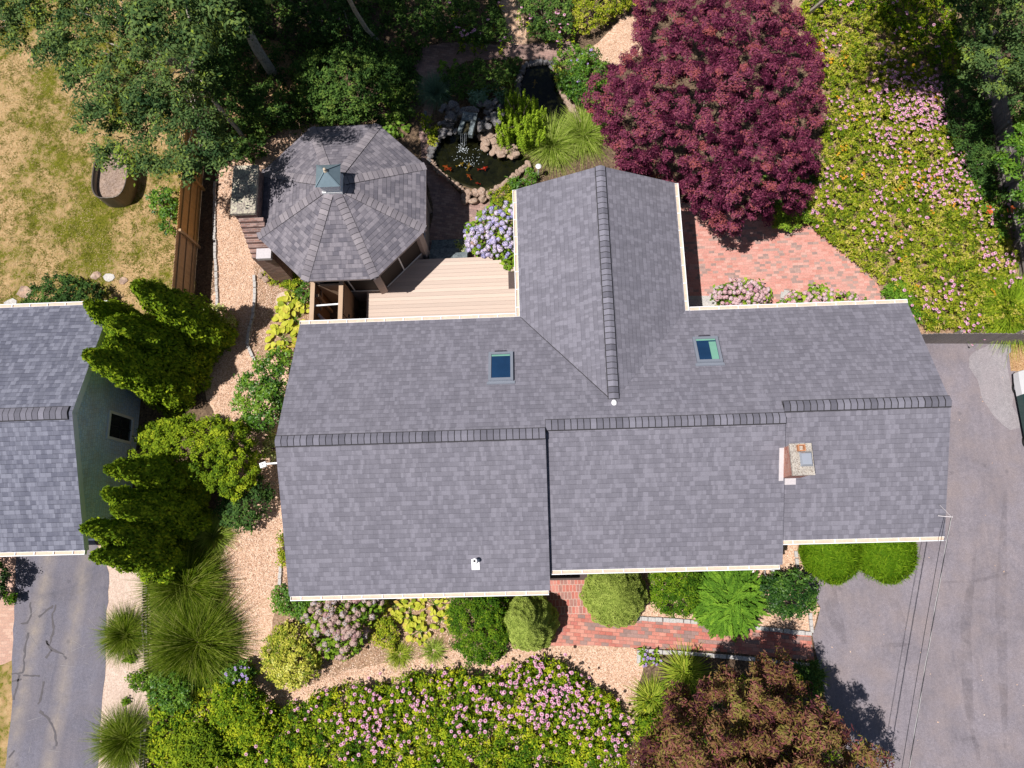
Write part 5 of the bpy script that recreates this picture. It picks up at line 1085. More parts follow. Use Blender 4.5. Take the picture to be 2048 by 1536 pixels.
for a in (((277, 573), 5.3, .74, 'arborvitae closest to the board fence'), ((173, 606), 5.2, .66, 'arborvitae overlapping the neighbour rear gutter corner'), ((228, 642), 5.0, .76, 'arborvitae between the gutter corner tree and the roof edge'),
          ((220, 690), 4.6, .76, 'stout shorter arborvitae touching the neighbour roof edge'), ((178, 708), 5.3, .68, 'arborvitae with its tip lying over the neighbour rear roof slope')): thuja(*a, g1)
for a in (((222, 937), 5.0, .62, 'arborvitae just below the neighbour gable window'), ((218, 988), 5.1, .5, 'slim arborvitae halfway along the neighbour gable wall'), ((226, 1020), 5.0, .58, 'arborvitae beside the slim one on the gable wall'),
          ((172, 1062), 5.2, .62, 'arborvitae at the neighbour front gutter corner'), ((196, 1118), 4.6, .6, 'arborvitae standing over the top of the neighbour driveway')): thuja(*a, g2)

# ------------------------------------------------------------------ shrubs
shrub('viburnum', 'broad yellow green leafy shrub between the two arborvitae rows', 'shrub', [(250, 905), (290, 850), (350, 838), (420, 828), (490, 850), (520, 900), (525, 960), (470, 1000), (420, 985), (330, 940), (270, 930)], .8, 2.9, 'yellowgreen', .085, .045, cov=3.4, clump=.20, world_scale=62)
shrub('laurel_shrub', 'glossy green laurel shrub against the left gable wall', 'shrub', [(478, 770), (505, 725), (545, 708), (582, 705), (590, 730), (575, 790), (556, 858), (520, 862), (490, 850), (470, 812)], .3, 2.0, 'laurel', .11, .06, cov=2.3, clump=.25)
shrub('shade_shrub', 'dark low shrub below the laurel at the gable corner', 'shrub', [(440, 960), (520, 940), (545, 985), (530, 1040), (490, 1060), (440, 1050)], .2, 1.2, 'dark', .10, .055, cov=2, clump=.22)
shrub('variegated_shrub', 'small pale variegated shrub on the house corner under the gable', 'shrub', EL(542, 893, 14, 30), .1, .8, 'varieg', .07, .045, clump=.12)
shrub('variegated_shrub', 'cream variegated shrub beside the mulch path and arborvitae', 'shrub', EL(434, 640, 38, 28), .1, .9, 'varieg', .09, .055, clump=.16)
shrub('yew_shrub', 'dark spreading yew on the lawn edge behind the neighbour house', 'shrub', [(38, 602), (70, 572), (98, 548), (140, 556), (190, 566), (205, 592), (190, 650), (40, 650)], .2, 1.5, 'dark', .11, .05, clump=.2)
shrub('fence_shrub', 'bright green shrub growing along the lawn side of the fence', 'shrub', [(298, 382), (352, 372), (358, 430), (342, 472), (322, 458), (306, 420)], .1, 1.0, 'laurel', .10, .06, clump=.18)
shrub('euonymus', 'gold edged euonymus bush at the mulch path bend', 'shrub', EL(582, 1312, 58, 64), .2, 1.25, 'euonymus', .075, .045, cov=2.3, clump=.16)
shrub('boxwood', 'tall dark green boxwood hedge left of the clipped spruce', 'shrub', [(902, 1180), (1010, 1176), (1022, 1290), (992, 1318), (962, 1336), (930, 1326), (902, 1288), (896, 1230)], .3, 1.6, 'box', .06, .035, cov=2.2, clump=.16)
shrub('boxwood', 'small dark boxwood between the round spruce and feathery cedar', 'shrub', [(1300, 1132), (1402, 1132), (1404, 1200), (1392, 1226), (1345, 1234), (1304, 1214)], .2, 1.15, 'box', .055, .035, cov=2.4, clump=.14)
shrub('holly', 'glossy dark holly bush at the driveway corner', 'shrub', EL(1578, 1187, 58, 48, .06), .3, 1.5, 'holly', .085, .05, cov=2.4, clump=.2)
def conespruce(label, cx, cy, rpx, z, ex=1.7, ep=.62):
    rm = rpx / 56.0; c = P(cx, cy, z * .35); r = thing('dwarf_spruce', label, 'shrub', (c[0], c[1], 0)); n = 34000
    u = rng.random(n) ** 1.1; a = rng.uniform(0, 2 * np.pi, n); ph = rng.uniform(0, 6, 3)
    pr = lambda s: rm * np.clip((1 - s ** ex), 0, 1) ** ep * (1 - .30 * np.clip(.25 - s, 0, 1) * 2)
    lump = .045 * np.sin(6 * a + u * 9 + ph[0]) + .04 * np.sin(9 * a - u * 17 + ph[1]) + .03 * np.sin(15 * a + u * 23 + ph[2])
    rr = pr(u) * (1 + lump) - rng.random(n) * .035
    p = np.stack([c[0] + rr * np.cos(a), c[1] + rr * np.sin(a), .05 + u * z], 1); o = np.stack([np.cos(a), np.sin(a), np.full(n, .7)], 1)
    V = leaves(p, o + rng.normal(0, .5, (n, 3)), .055, .022, T=o + [0, 0, .5] + rng.normal(0, .6, (n, 3)))
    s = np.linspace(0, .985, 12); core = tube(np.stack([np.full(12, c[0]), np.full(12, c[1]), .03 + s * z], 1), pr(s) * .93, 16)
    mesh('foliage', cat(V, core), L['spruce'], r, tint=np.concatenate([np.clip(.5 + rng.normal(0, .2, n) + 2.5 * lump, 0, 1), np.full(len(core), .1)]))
    mesh('stems', tube([(c[0], c[1], 0), (c[0], c[1], z * .6)], [.06, .03], 6), L['bark'], r)
conespruce('cone shaped pale green dwarf spruce at the walk entrance', 1060, 1246, 58, 2.75, 1.15, .72)
conespruce('largest rounded dwarf spruce beside the brick landing', 1230, 1188, 63, 2.1, 1.6, .62)
ballshrub('mounded_yew', 'mounded bright green yew at the mulch strip', 'shrub', 1662, 1105, 54, 1.15, 'mound', .13, .022, 24000, .10, 'mounded yews under the short roof', lump=5)
ballshrub('mounded_yew', 'mounded bright green yew nearest the open driveway', 'shrub', 1771, 1104, 54, 1.15, 'mound', .13, .022, 24000, .10, 'mounded yews under the short roof', lump=5)
# feathery cedar: radiating sprays
c = P(1455, 1196, .4); r = thing('feathery_cedar', 'bright green feathery cedar with radiating sprays beside the walk', 'shrub', (c[0], c[1], 0))
V, T = [], []; n = 380; az = rng.uniform(0, 2 * np.pi, n); rad = 1.12 * np.sqrt(rng.random(n)) * .85
for i in range(n):
    b = np.array([c[0] + rad[i] * math.cos(az[i]), c[1] + rad[i] * math.sin(az[i]), max(.12, .85 * (1 - rad[i] ** 2 * .75) + rng.normal(.1, .12))]); m = 90; s = rng.random(m); ln = rng.uniform(.32, .55); d = np.array([math.cos(az[i] + (tw := rng.normal(0, 1.0 - .6 * rad[i]))), math.sin(az[i] + tw), .05])
    p = b + d * (s * ln)[:, None] + np.array([0, 0, -.25]) * (s ** 2)[:, None] * ln; side = np.array([-d[1], d[0], 0]); sg = rng.choice([-1, 1], m)
    p = p + side * (sg * .045 * (1 - s))[:, None]
    V.append(leaves(p, np.array([0, 0, 1.0]) + rng.normal(0, .3, (m, 3)), .10, .022, T=d + side * sg[:, None] * .8)); T.append(np.clip(rng.normal(.5, .15, m) + .25 * rng.normal(), 0, 1))
n = 9000; a = rng.uniform(0, 2 * np.pi, n); q = 1.2 * np.sqrt(rng.random(n)); p = np.stack([c[0] + q * np.cos(a), c[1] + q * np.sin(a), np.maximum(.08, .62 * (1 - (q / 1.25) ** 2) + rng.normal(0, .05, n))], 1)
V.append(leaves(p, np.array([0, 0, 1.0]) + rng.normal(0, .4, (n, 3)), .11, .024)); T.append(np.clip(rng.normal(.35, .2, n), 0, 1))
V = np.concatenate(V); T = np.concatenate(T); ok = outside_house(V.mean(1))
mesh('foliage', V[ok], L['fern'], r, tint=T[ok])
mesh('stems', stems(np.array([c[0], c[1], 0]), [c + np.append(rng.normal(0, .5, 2), -.1) for _ in range(9)]), L['bark'], r)
# upright yew by the pond: vertical fingers
c = P(1040, 232, .8); r = thing('pond_yew', 'bright yellow green upright yew between the two pond basins', 'shrub', (c[0], c[1], 0))
V, T = [], []; n = 125; pts = sample(EL(1042, 232, 50, 56, .12), n); hh = rng.uniform(.7, 1.7, n); Ct = PA(pts, hh)
for i in range(n):
    m = 200; s = rng.random(m) ** .7; b0 = np.array([c[0] + (Ct[i, 0] - c[0]) * .9, c[1] + (Ct[i, 1] - c[1]) * .9, .1]); p = b0 + (Ct[i] - b0) * s[:, None]; e = unit(rng.normal(0, 1, (m, 3)))
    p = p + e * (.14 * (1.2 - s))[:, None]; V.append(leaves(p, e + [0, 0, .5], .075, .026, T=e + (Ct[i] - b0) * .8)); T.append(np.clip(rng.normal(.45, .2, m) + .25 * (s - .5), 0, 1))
mesh('foliage', np.concatenate(V), L['yew'], r, tint=np.concatenate(T)); mesh('stems', stems(np.array([c[0], c[1], 0]), Ct[:12]), L['bark'], r)

# shaded garden shrubs
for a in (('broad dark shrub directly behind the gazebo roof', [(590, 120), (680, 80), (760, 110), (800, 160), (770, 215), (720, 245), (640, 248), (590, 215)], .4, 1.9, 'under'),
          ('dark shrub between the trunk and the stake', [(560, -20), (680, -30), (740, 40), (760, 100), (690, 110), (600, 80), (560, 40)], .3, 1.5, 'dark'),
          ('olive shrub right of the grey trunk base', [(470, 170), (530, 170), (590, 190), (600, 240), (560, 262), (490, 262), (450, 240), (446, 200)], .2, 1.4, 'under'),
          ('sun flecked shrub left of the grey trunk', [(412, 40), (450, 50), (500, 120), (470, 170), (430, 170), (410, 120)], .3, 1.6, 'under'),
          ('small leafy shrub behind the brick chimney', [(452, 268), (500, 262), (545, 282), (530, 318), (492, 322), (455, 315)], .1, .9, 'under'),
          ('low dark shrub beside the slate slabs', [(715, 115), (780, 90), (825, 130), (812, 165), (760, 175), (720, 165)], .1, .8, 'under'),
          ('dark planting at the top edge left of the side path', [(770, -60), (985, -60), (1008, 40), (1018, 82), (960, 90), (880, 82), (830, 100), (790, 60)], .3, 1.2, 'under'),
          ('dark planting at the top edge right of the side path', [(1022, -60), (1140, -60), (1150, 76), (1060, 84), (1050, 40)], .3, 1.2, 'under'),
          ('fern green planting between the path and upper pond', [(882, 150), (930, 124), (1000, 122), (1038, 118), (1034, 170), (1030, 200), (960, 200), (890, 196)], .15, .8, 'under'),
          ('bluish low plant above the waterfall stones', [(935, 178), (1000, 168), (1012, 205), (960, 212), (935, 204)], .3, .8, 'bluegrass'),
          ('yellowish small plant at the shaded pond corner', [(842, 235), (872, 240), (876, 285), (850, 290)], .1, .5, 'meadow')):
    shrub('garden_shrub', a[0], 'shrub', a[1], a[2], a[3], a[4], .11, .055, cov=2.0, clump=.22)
for a in (('sunlit yellow green planting at the top edge beside the chip path', [(1140, -60), (1262, -60), (1270, 10), (1230, 30), (1180, 70), (1146, 60)], .2, 1.0, 'meadow'),
          ('mixed bright perennials between the upper pond and maple', [(1108, 108), (1150, 90), (1190, 92), (1215, 130), (1212, 190), (1190, 215), (1150, 205), (1118, 178), (1106, 150)], .15, .9, 'laurel'),
          ('golden perennials at the upper pond rim', [(1108, 128), (1130, 150), (1128, 186), (1112, 178)], .15, .6, 'euonymus'),
          ('green perennials under the edge of the purple maple', [(1165, 180), (1210, 178), (1235, 215), (1200, 235), (1172, 222)], .1, .6, 'laurel'),
          ('pink tipped perennials at the foot of the lower pond', [(976, 385), (1012, 370), (1036, 385), (1034, 410), (990, 410)], .1, .7, 'meadow'),
          ('leafy perennials between the pond and wing gable', [(1012, 365), (1052, 335), (1075, 345), (1066, 375), (1036, 385)], .1, .6, 'laurel'),
          ('ochre tuft beside the blue hydrangea and steps', EL(926, 494, 12, 14), .1, .5, 'varieg'),
          ('rusty perennials at the wing gable under the maple', [(1235, 330), (1262, 325), (1300, 350), (1340, 372), (1300, 372)], .1, .8, 'bronze'),
          ('leafy shrub on the patio edge below the maple', [(1540, 420), (1590, 395), (1620, 400), (1622, 440), (1580, 462), (1548, 455)], .2, .9, 'hydleaf'),
          ('dark green planting under the tall shade by the meadow', [(1880, 150), (1930, 160), (1975, 210), (1988, 290), (1990, 380), (1960, 375), (1915, 318), (1888, 250)], .2, 1.3, 'dark'),
          ('light green planting along the weathered fence', [(1920, 300), (1975, 330), (2000, 400), (2020, 470), (2000, 490), (1960, 420), (1925, 350)], .1, .7, 'laurel'),
          ('clipped bright green mound at the patio end', [(1764, 566), (1805, 560), (1832, 590), (1846, 640), (1800, 640), (1770, 606)], .1, .6, 'fern'),
          ('light green leafy shrub below the tallest fountain grass', [(296, 1352), (350, 1340), (392, 1365), (384, 1410), (340, 1425), (298, 1408)], .2, 1.0, 'laurel'),
          ('dark prickly shrub on the sandy strip beside the picket fence', [(254, 1356), (285, 1340), (302, 1352), (300, 1384), (270, 1380)], .1, .6, 'box'),
          ('shadowy green shrub at the bend of the mulch path', [(430, 1370), (500, 1360), (545, 1410), (530, 1480), (470, 1490), (420, 1440)], .3, 1.4, 'meadow_d'),
          ('yellow green shrub in the photo corner bed', [(330, 1480), (400, 1440), (460, 1480), (470, 1620), (330, 1640)], .3, 1.2, 'yellowgreen'),
          ('violet flecked leafy plant below the fountain grasses', [(440, 1340), (490, 1320), (510, 1345), (500, 1375), (450, 1380)], .2, .8, 'laurel'),
          ('loose green perennials at the house front corner', [(545, 1170), (580, 1180), (640, 1195), (640, 1225), (600, 1240), (548, 1225)], .1, .6, 'laurel'),
          ('green perennials between the hostas and hydrangea', [(740, 1250), (775, 1235), (800, 1260), (790, 1300), (750, 1290)], .1, .5, 'meadow'),
          ('low green plants along the gable mulch edge', [(556, 1060), (566, 1060), (572, 1130), (560, 1130)], .05, .35, 'meadow'),
          ('sprawling green weeds in the gazebo bed', [(520, 520), (580, 520), (615, 560), (600, 590), (545, 570)], .05, .3, 'meadow'),
          ('leafy clump between the gazebo bed and shower stall', [(588, 575), (616, 562), (622, 600), (600, 612)], .05, .45, 'laurel'),
          ('small shrub poking in beside the neighbour driveway', EL(14, 1196, 18, 12), .05, .5, 'box'),
          ('round dark shrub at the photo edge by the neighbour driveway', EL(-28, 1158, 45, 42), .2, 1.3, 'holly'),
          ('tiny weed on the sandy strip below the small grass tuft', EL(257, 1316, 12, 8), .02, .15, 'mound'),
          ('tiny weed on the sandy strip above the corner grass tuft', EL(250, 1404, 9, 7), .02, .12, 'mound'),
          ('green shrub under the bronze maple beside the walk end', [(1590, 1330), (1640, 1325), (1650, 1390), (1612, 1380)], .1, .5, 'under'),
          ('yellowish perennials at the left foot of the bronze maple', [(1270, 1430), (1310, 1425), (1330, 1480), (1290, 1510), (1268, 1480)], .1, .6, 'meadow_d')):
    shrub('garden_shrub', a[0], 'shrub', a[1], a[2], a[3], a[4], .085, .042, cov=1.9, clump=.16)

# ------------------------------------------------------------------ grasses, hostas, daylilies
g = 'fountain grasses beside the mulch path'
grassclump('fountain_grass', 'largest green fountain grass beside the picket fence', 396, 1284, 98, 1.3, 'grassgreen', 4200, .016, g, core=.28)
grassclump('fountain_grass', 'tall green fountain grass just under the arborvitae row', 372, 1172, 84, 1.25, 'grassgreen', 3200, .016, g, core=.28, lean=(.32, .2))
grassclump('fountain_grass', 'small round grass tuft on the sandy strip between drive and fence', 254, 1268, 50, .75, 'grassgreen', 1900, .013, core=.16)
grassclump('fountain_grass', 'round grass tuft at the sandy strip end in the photo corner', 254, 1478, 62, .85, 'grassgreen', 2100, .013, core=.2)
grassclump('striped_grass', 'cream striped grass tuft beside the lower arborvitae row', 425, 1072, 50, .8, 'silvergrass', 650, .014, lean=(.3, .15), core=.15)
grassclump('striped_grass', 'striped green pond grass nearest the path light', 1105, 292, 62, 1.0, 'silvergrass', 1500, .017, 'striped grasses behind the wing', core=.25)
grassclump('striped_grass', 'striped green pond grass against the purple maple', 1165, 272, 60, 1.0, 'silvergrass', 1500, .017, 'striped grasses behind the wing', core=.25)
grassclump('blue_grass', 'bluish grass fountain in shade beside the garden path', 872, 188, 46, .8, 'bluegrass', 1100, .010, core=.12)
grassclump('fountain_grass', 'bright green arching grass at the right edge of the meadow', 2016, 625, 78, 1.2, 'yew', 2200, .016, core=.28)
grassclump('small_grass', 'small grass tuft in the front bed nearest the hostas', 800, 1308, 30, .4, 'daylily', 320, .014, core=.3)
grassclump('small_grass', 'small striped grass tuft in the front bed beside the boxwood', 868, 1302, 30, .35, 'silvergrass', 260, .014, core=.3)
grassclump('small_grass', 'golden grass tuft beside the waterfall bank', 1003, 282, 22, .3, 'daylily', 160, .012, core=.2)
grassclump('small_grass', 'yellow green grass tuft in shade above the waterfall', 1012, 165, 24, .4, 'daylily', 180, .012, core=.2)
grassclump('daylily', 'daylily clump of strap leaves at the brick walk edge', 1368, 1344, 48, .7, 'daylily', 420, .03, core=.2, category='daylily', droop=.6)
grassclump('daylily', 'daylily clump of strap leaves beside the mulch path corner', 1303, 1398, 42, .6, 'daylily', 380, .026, core=.2, category='daylily', droop=.6)
grassclump('daylily', 'orange flecked daylily clump at the driveway end of the walk', 1622, 1352, 26, .5, 'daylily', 200, .022, core=.3, category='daylily')
for x, y, s, n, lb in ((590, 640, 40, 46, 'large yellow hosta at the shower stall wall'), (566, 678, 30, 30, 'yellow hosta against the house corner below the largest hosta'), (578, 612, 22, 16, 'small yellow hosta above the largest hosta')):
    hosta('hosta', lb, x, y, s, 'hosta_y', n, .30, .20, 'yellow hostas beside the shower stall')
for x, y, s, n, lb in ((822, 1228, 30, 44, 'yellow hosta at the centre of the front bed'), (868, 1208, 28, 36, 'yellow hosta under the front gutter beside the boxwood'), (840, 1262, 26, 34, 'yellow hosta of the front bed closest to the small grass tufts'), (790, 1205, 24, 30, 'yellow hosta under the front gutter beside the hydrangea'), (884, 1238, 18, 20, 'small yellow hosta touching the boxwood')):
    hosta('hosta', lb, x, y, s, 'hosta_y', n, .20, .13, 'yellow hostas in the front bed', z=.25)
hosta('hosta', 'green hosta beside the shaded path above its neighbour', 785, 195, 32, 'hosta_g', 54, .24, .15, 'green hostas behind the gazebo')
hosta('hosta', 'green hosta nearest the gazebo roof edge', 792, 254, 30, 'hosta_g', 54, .24, .15, 'green hostas behind the gazebo')
hosta('hosta', 'yellow green hosta at the wing gable beside the pond', 1026, 396, 16, 'hosta_y', 16, .18, .12)
hosta('hosta', 'broad leaved plant in the shade below the blue grass', 900, 140, 26, 'hosta_g', 26, .2, .13)

# ------------------------------------------------------------------ hydrangeas
def mophead(name, mat, R, seed):
    r = np.random.default_rng(seed); n = 95; d = unit(r.normal(0, 1, (n, 3))); d[:, 2] = np.abs(d[:, 2]) * 1.2 - .2; d = unit(d)
    V = leaves(d * np.array([R, R, R * .8]), d + r.normal(0, .25, (n, 3)), R * .55, R * .5)
    return meshdata(name, V, L[mat], tint=np.clip(r.uniform(0, 1) * .6 + r.random(n) * .4, 0, 1))
def hydrangea(label, poly, zlo, ztop, pet, R, nh, group=None, cov=1.5):
    poly = np.asarray(poly, float); cc = P(*poly.mean(0), ztop * .5); r = thing('hydrangea', label, 'hydrangea', (cc[0], cc[1], 0), group)
    V, t, C = foliage(poly, zlo, ztop, .15, .10, cov, .2); mesh('foliage', V, L['hydleaf'], r, tint=t)
    mesh('stems', stems(np.array([cc[0], cc[1], 0]), C[rng.choice(len(C), 9)]), L['bark'], r)
    ms = [mophead('flower_head', pet, R, 50 + k) for k in range(7)]
    q = sample(poly, nh * 6); sel = [q[0]]                                # spread the heads out
    for p in q[1:]:
        if len(sel) < nh and min(np.hypot(*(p - s)) for s in sel) > R * 1.35 * 54: sel.append(p)
    sel = np.array(sel); e = edgedist(sel, poly); k = np.clip(e / (e.max() * .9), 0, 1); z = zlo + .12 + (ztop - zlo) * np.sqrt(1 - (1 - k) ** 2) + rng.uniform(.0, .1, len(sel))
    Cs = PA(sel, z); ok = outside_house(Cs, -.05)
    for p in Cs[ok]:
        o = put('flower_head', ms[rng.integers(7)], r, p - WLOC[r.name]); o.rotation_euler = (rng.normal(0, .3), rng.normal(0, .3), rng.uniform(0, 6)); s = rng.uniform(.75, 1.2); o.scale = (s, s, s)
hydrangea('big blue and lilac hydrangea between the deck and wing', [(926, 490), (932, 455), (955, 425), (985, 408), (1040, 402), (1042, 505), (1010, 520), (985, 518), (950, 512)], .3, 1.5, 'pet_blue', .088, 96)
shrub('hydrangea_skirt', 'leafy green skirt plant below the blue hydrangea on the deck edge', 'shrub', [(985, 508), (1040, 500), (1040, 540), (1012, 540)], .5, 1.2, 'hydleaf', .15, .1, clump=.15)
hydrangea('rounded rose hydrangea on the patio nearest the wing', EL(1482, 590, 58, 34, .05), .2, 1.1, 'pet_rose', .078, 80, 'rose hydrangeas on the patio')
hydrangea('wide rose hydrangea hugging the rear gutter on the patio', [(1558, 608), (1580, 585), (1620, 574), (1680, 582), (1735, 596), (1738, 640), (1560, 640)], .2, 1.1, 'pet_rose', .074, 90, 'rose hydrangeas on the patio')
hydrangea('dusty pink and blue hydrangea under the front gutter', [(605, 1235), (640, 1190), (700, 1175), (760, 1180), (768, 1215), (738, 1250), (728, 1285), (690, 1318), (650, 1312), (622, 1280)], .2, 1.2, 'pet_dusty', .10, 88)

# ------------------------------------------------------------------ meadow beds: ground cover, coneflowers
MEADOW = [(1600, 30), (1680, 10), (1760, 30), (1860, 130), (1905, 230), (1930, 300), (1975, 380), (2030, 500), (2060, 660), (1850, 660), (1820, 606), (1758, 560), (1694, 508), (1622, 452), (1600, 430), (1640, 330), (1655, 200)]
MEADOW2 = [(1590, -60), (1900, -60), (1930, 170), (1860, 130), (1760, 30), (1680, 10), (1600, 30)]
FRONT = [(500, 1410), (560, 1420), (610, 1402), (690, 1372), (770, 1372), (800, 1350), (860, 1352), (890, 1338), (960, 1350), (1010, 1345), (1060, 1322), (1110, 1322), (1150, 1350), (1180, 1372), (1225, 1392), (1245, 1440), (1250, 1480), (1262, 1560), (1260, 1640), (330, 1640), (420, 1500)]
def cover(poly, zlo, ztop, mat, n, ln, wd, label, name='meadow_plants', clump=.16, tilt=.5, fall=20):
    V, t, C = foliage(poly, zlo, ztop, ln, wd, 99, clump, maxn=n, fall=fall, jit=.35, up=tilt, tintspread=.36)
    tagit(mesh(name, V, L[mat], tint=t), kind='stuff', label=label)
cover(MEADOW, .10, .62, 'meadow', 95000, .11, .036, 'dense yellow green meadow planting under the coneflowers')
cover(MEADOW2, .08, .6, 'meadow_d', 14000, .12, .045, 'shaded meadow planting at the top edge')
cover(FRONT, .12, .85, 'meadow_d', 115000, .095, .042, 'dense leafy planting under the front coneflowers', clump=.20)
cover([(300, 1340), (470, 1340), (520, 1400), (440, 1520), (330, 1640), (296, 1640), (300, 1440)], .06, .45, 'meadow_d', 12000, .12, .05, 'mixed low plants in the photo corner bed', 'corner_plants')
cover([(380, -60), (780, -60), (840, 120), (830, 240), (640, 250), (560, 262), (470, 330), (420, 330), (400, 200)], .03, .3, 'under', 26000, .13, .06, 'low ivy like growth in the shaded garden', 'undergrowth', clump=.3)
cover([(1890, -60), (2140, -60), (2140, 580), (2046, 500), (1996, 400), (1960, 330), (1930, 200)], .05, .5, 'under', 16000, .13, .06, 'shaded growth along the weathered fence', 'undergrowth', clump=.25)
cover([(1520, 360), (1640, 300), (1650, 420), (1600, 450), (1540, 440)], .05, .35, 'under', 4000, .1, .05, 'low growth under the maple edge', 'undergrowth')
cover([(1255, 1430), (1330, 1360), (1600, 1345), (1660, 1420), (1740, 1640), (1262, 1640)], .03, .3, 'meadow_d', 9000, .1, .045, 'low growth under the bronze maple', 'undergrowth')

def headmesh(name, petals, mat, R, coneR):
    a = np.linspace(0, 2 * np.pi, petals, endpoint=False); Q = []
    for t in a:
        d = np.array([math.cos(t), math.sin(t), 0]); s = np.array([-d[1], d[0], 0]); w_ = R * math.pi / petals * .85
        Q.append([d * coneR * .6, d * R * .65 + s * w_ + [0, 0, -.008], d * R + [0, 0, -.022], d * R * .65 - s * w_ + [0, 0, -.008]])
    dome = sphere(2) * np.array([coneR, coneR, coneR * .8]) + [0, 0, coneR * .15]; Q = np.concatenate([np.array(Q), dome])
    return meshdata(name, Q, [L[mat], L['pet_cone']], tint=np.concatenate([rng.uniform(.1, 1, petals), np.zeros(len(dome))]), mi=[0] * petals + [1] * len(dome))
HEADS = [headmesh('flower_head', 11 + k, 'pet_pink', .062, .021) for k in range(4)]
YHEADS = [headmesh('flower_head', 10, 'pet_yellow', .055, .018) for _ in range(2)]
def plantmesh(seed, mat, hgt):
    r = np.random.default_rng(seed); n = 22; az = r.uniform(0, 2 * np.pi, n)
    B = np.stack([r.normal(0, .05, n), r.normal(0, .05, n), r.uniform(.05, hgt * .75, n)], 1)
    V, k = blades(B, az, r.uniform(.12, .22, n), r.uniform(.03, .055, n), r.uniform(.1, .9, n), .5, 3, 'hosta')
    return meshdata('foliage', V, L[mat], tint=np.repeat(r.random(n), k))
def flowers(poly, n, heads, mats, label, category, name, group, hz, nh, spread, weight=None, cent=None):
    base = [plantmesh(300 + k, mats, hz) for k in range(5)]
    stem = meshdata('stem', tube([(0, 0, 0), (.0, .0, 1)], [.006, .005], 4, False), L['hosta_g'], tint=[.4] * 4)
    if cent: pts = np.concatenate([sample(poly, int(n * (1 - sum(c[3] for c in cent))))] + [q[inpoly(q, poly)] for q in (np.stack([rng.normal(c[0], c[2], int(n * c[3] * 1.35)), rng.normal(c[1], c[2] * .7, int(n * c[3] * 1.35))], 1) for c in cent)])[:n]
    else: pts = sample(poly, n)
    for p in pts:
        hh = hz * rng.uniform(.8, 1.15); w3 = P(p[0], p[1], hh); w3[2] = 0
        if not outside_house(np.array([[w3[0], w3[1], 1.0]]))[0]: continue
        r = thing(name, label, category, w3, group)
        f = put('foliage', base[rng.integers(5)], r); f.rotation_euler = (0, 0, rng.uniform(0, 6)); f.scale = (1, 1, hh / hz)
        for k in range(rng.integers(nh[0], nh[1] + 1)):
            dx, dy = rng.normal(0, spread, 2); hk = hh * rng.uniform(.88, 1.12)
            s = put('stem', stem, r); s.scale = (1, 1, hk); l = math.hypot(dx, dy); s.rotation_euler = (-dy / hk * .98, dx / hk * .98, 0)
            hd = put('flower_head', heads[rng.integers(len(heads))], r, (dx, dy, hk)); sc_ = rng.uniform(.75, 1.15); hd.scale = (sc_,) * 3; hd.rotation_euler = (rng.normal(-.1, .25), rng.normal(-.15, .25), rng.uniform(0, 6))
flowers(FRONT, 140, HEADS, 'meadow_d', 'pink coneflower plant in the dense front bed below the mulch path', 'coneflower', 'coneflower', 'pink coneflowers in the front bed', .95, (3, 7), .22, cent=[(1130, 1400, 70, .34), (740, 1410, 80, .22), (930, 1400, 70, .12), (1200, 1480, 40, .12)])
flowers(np.array(MEADOW, float), 135, HEADS, 'meadow', 'pink coneflower plant in the meadow bed beyond the brick patio', 'coneflower', 'coneflower', 'pink coneflowers in the meadow bed', .72, (6, 10), .27, cent=[(1820, 210, 45, .30), (1900, 350, 50, .15), (1800, 430, 60, .1)])
flowers(MEADOW2, 20, HEADS, 'meadow_d', 'pink coneflower plant in the shade at the top of the meadow bed', 'coneflower', 'coneflower', 'coneflowers in the meadow shade', .7, (2, 4), .15)
flowers(MEADOW, 45, YHEADS, 'meadow', 'small yellow daisy plant scattered in the meadow bed', 'daisy', 'yellow_daisy', 'yellow daisies in the meadow bed', .6, (2, 5), .09, cent=[(1650, 110, 25, .25), (1840, 360, 30, .25), (1700, 300, 30, .15)])
for poly, lb, gr, n in (([(800, 10), (1000, 0), (1010, 80), (880, 80)], 'violet tinged coneflower in the shade left of the side path', 'shaded coneflowers left of the side path', 14), ([(1030, 0), (1140, 0), (1150, 70), (1060, 78)], 'violet tinged coneflower in the shade right of the side path', 'shaded coneflowers right of the side path', 8), ([(600, 5), (680, 0), (690, 60), (610, 60)], 'violet tinged coneflower in deep shade beside the stake', 'shaded coneflowers beside the stake', 5)):
    flowers(poly, n, HEADS, 'meadow_d', lb, 'coneflower', 'coneflower', gr, 1.1, (1, 3), .12)
VH = [headmesh('flower_head', 6, 'pet_violet', .05, .012)]; OH = [headmesh('flower_head', 6, 'pet_orange', .085, .02)]
flowers([(1140, 110), (1190, 100), (1200, 160), (1150, 180)], 10, VH, 'hydleaf', 'violet flowered perennial between the upper pond and maple', 'perennial', 'violet_perennial', 'violet perennials near the upper pond', .8, (1, 3), .08)
flowers([(1284, 1302), (1312, 1305), (1316, 1340), (1290, 1340)], 5, VH, 'hydleaf', 'violet perennial at the granite corner of the mulch path', 'perennial', 'violet_perennial', 'violet perennials at the granite corner', .45, (2, 4), .08)
flowers([(450, 1320), (495, 1315), (500, 1370), (455, 1375)], 7, VH, 'hydleaf', 'violet perennial below the largest fountain grass', 'perennial', 'violet_perennial', 'violet perennials below the grasses', .9, (2, 3), .08)
flowers([(1974, 418), (1986, 416), (1988, 432), (1976, 432)], 2, OH, 'meadow', 'orange trumpet flower plant on the meadow side of the fence', 'perennial', 'orange_perennial', 'orange trumpets in the meadow', .8, (3, 5), .07)
flowers([(2012, 414), (2024, 414), (2024, 428), (2012, 428)], 1, OH, 'meadow', 'orange trumpet flower plant hanging on the weathered fence', 'perennial', 'orange_perennial', None, 1.1, (4, 5), .07)

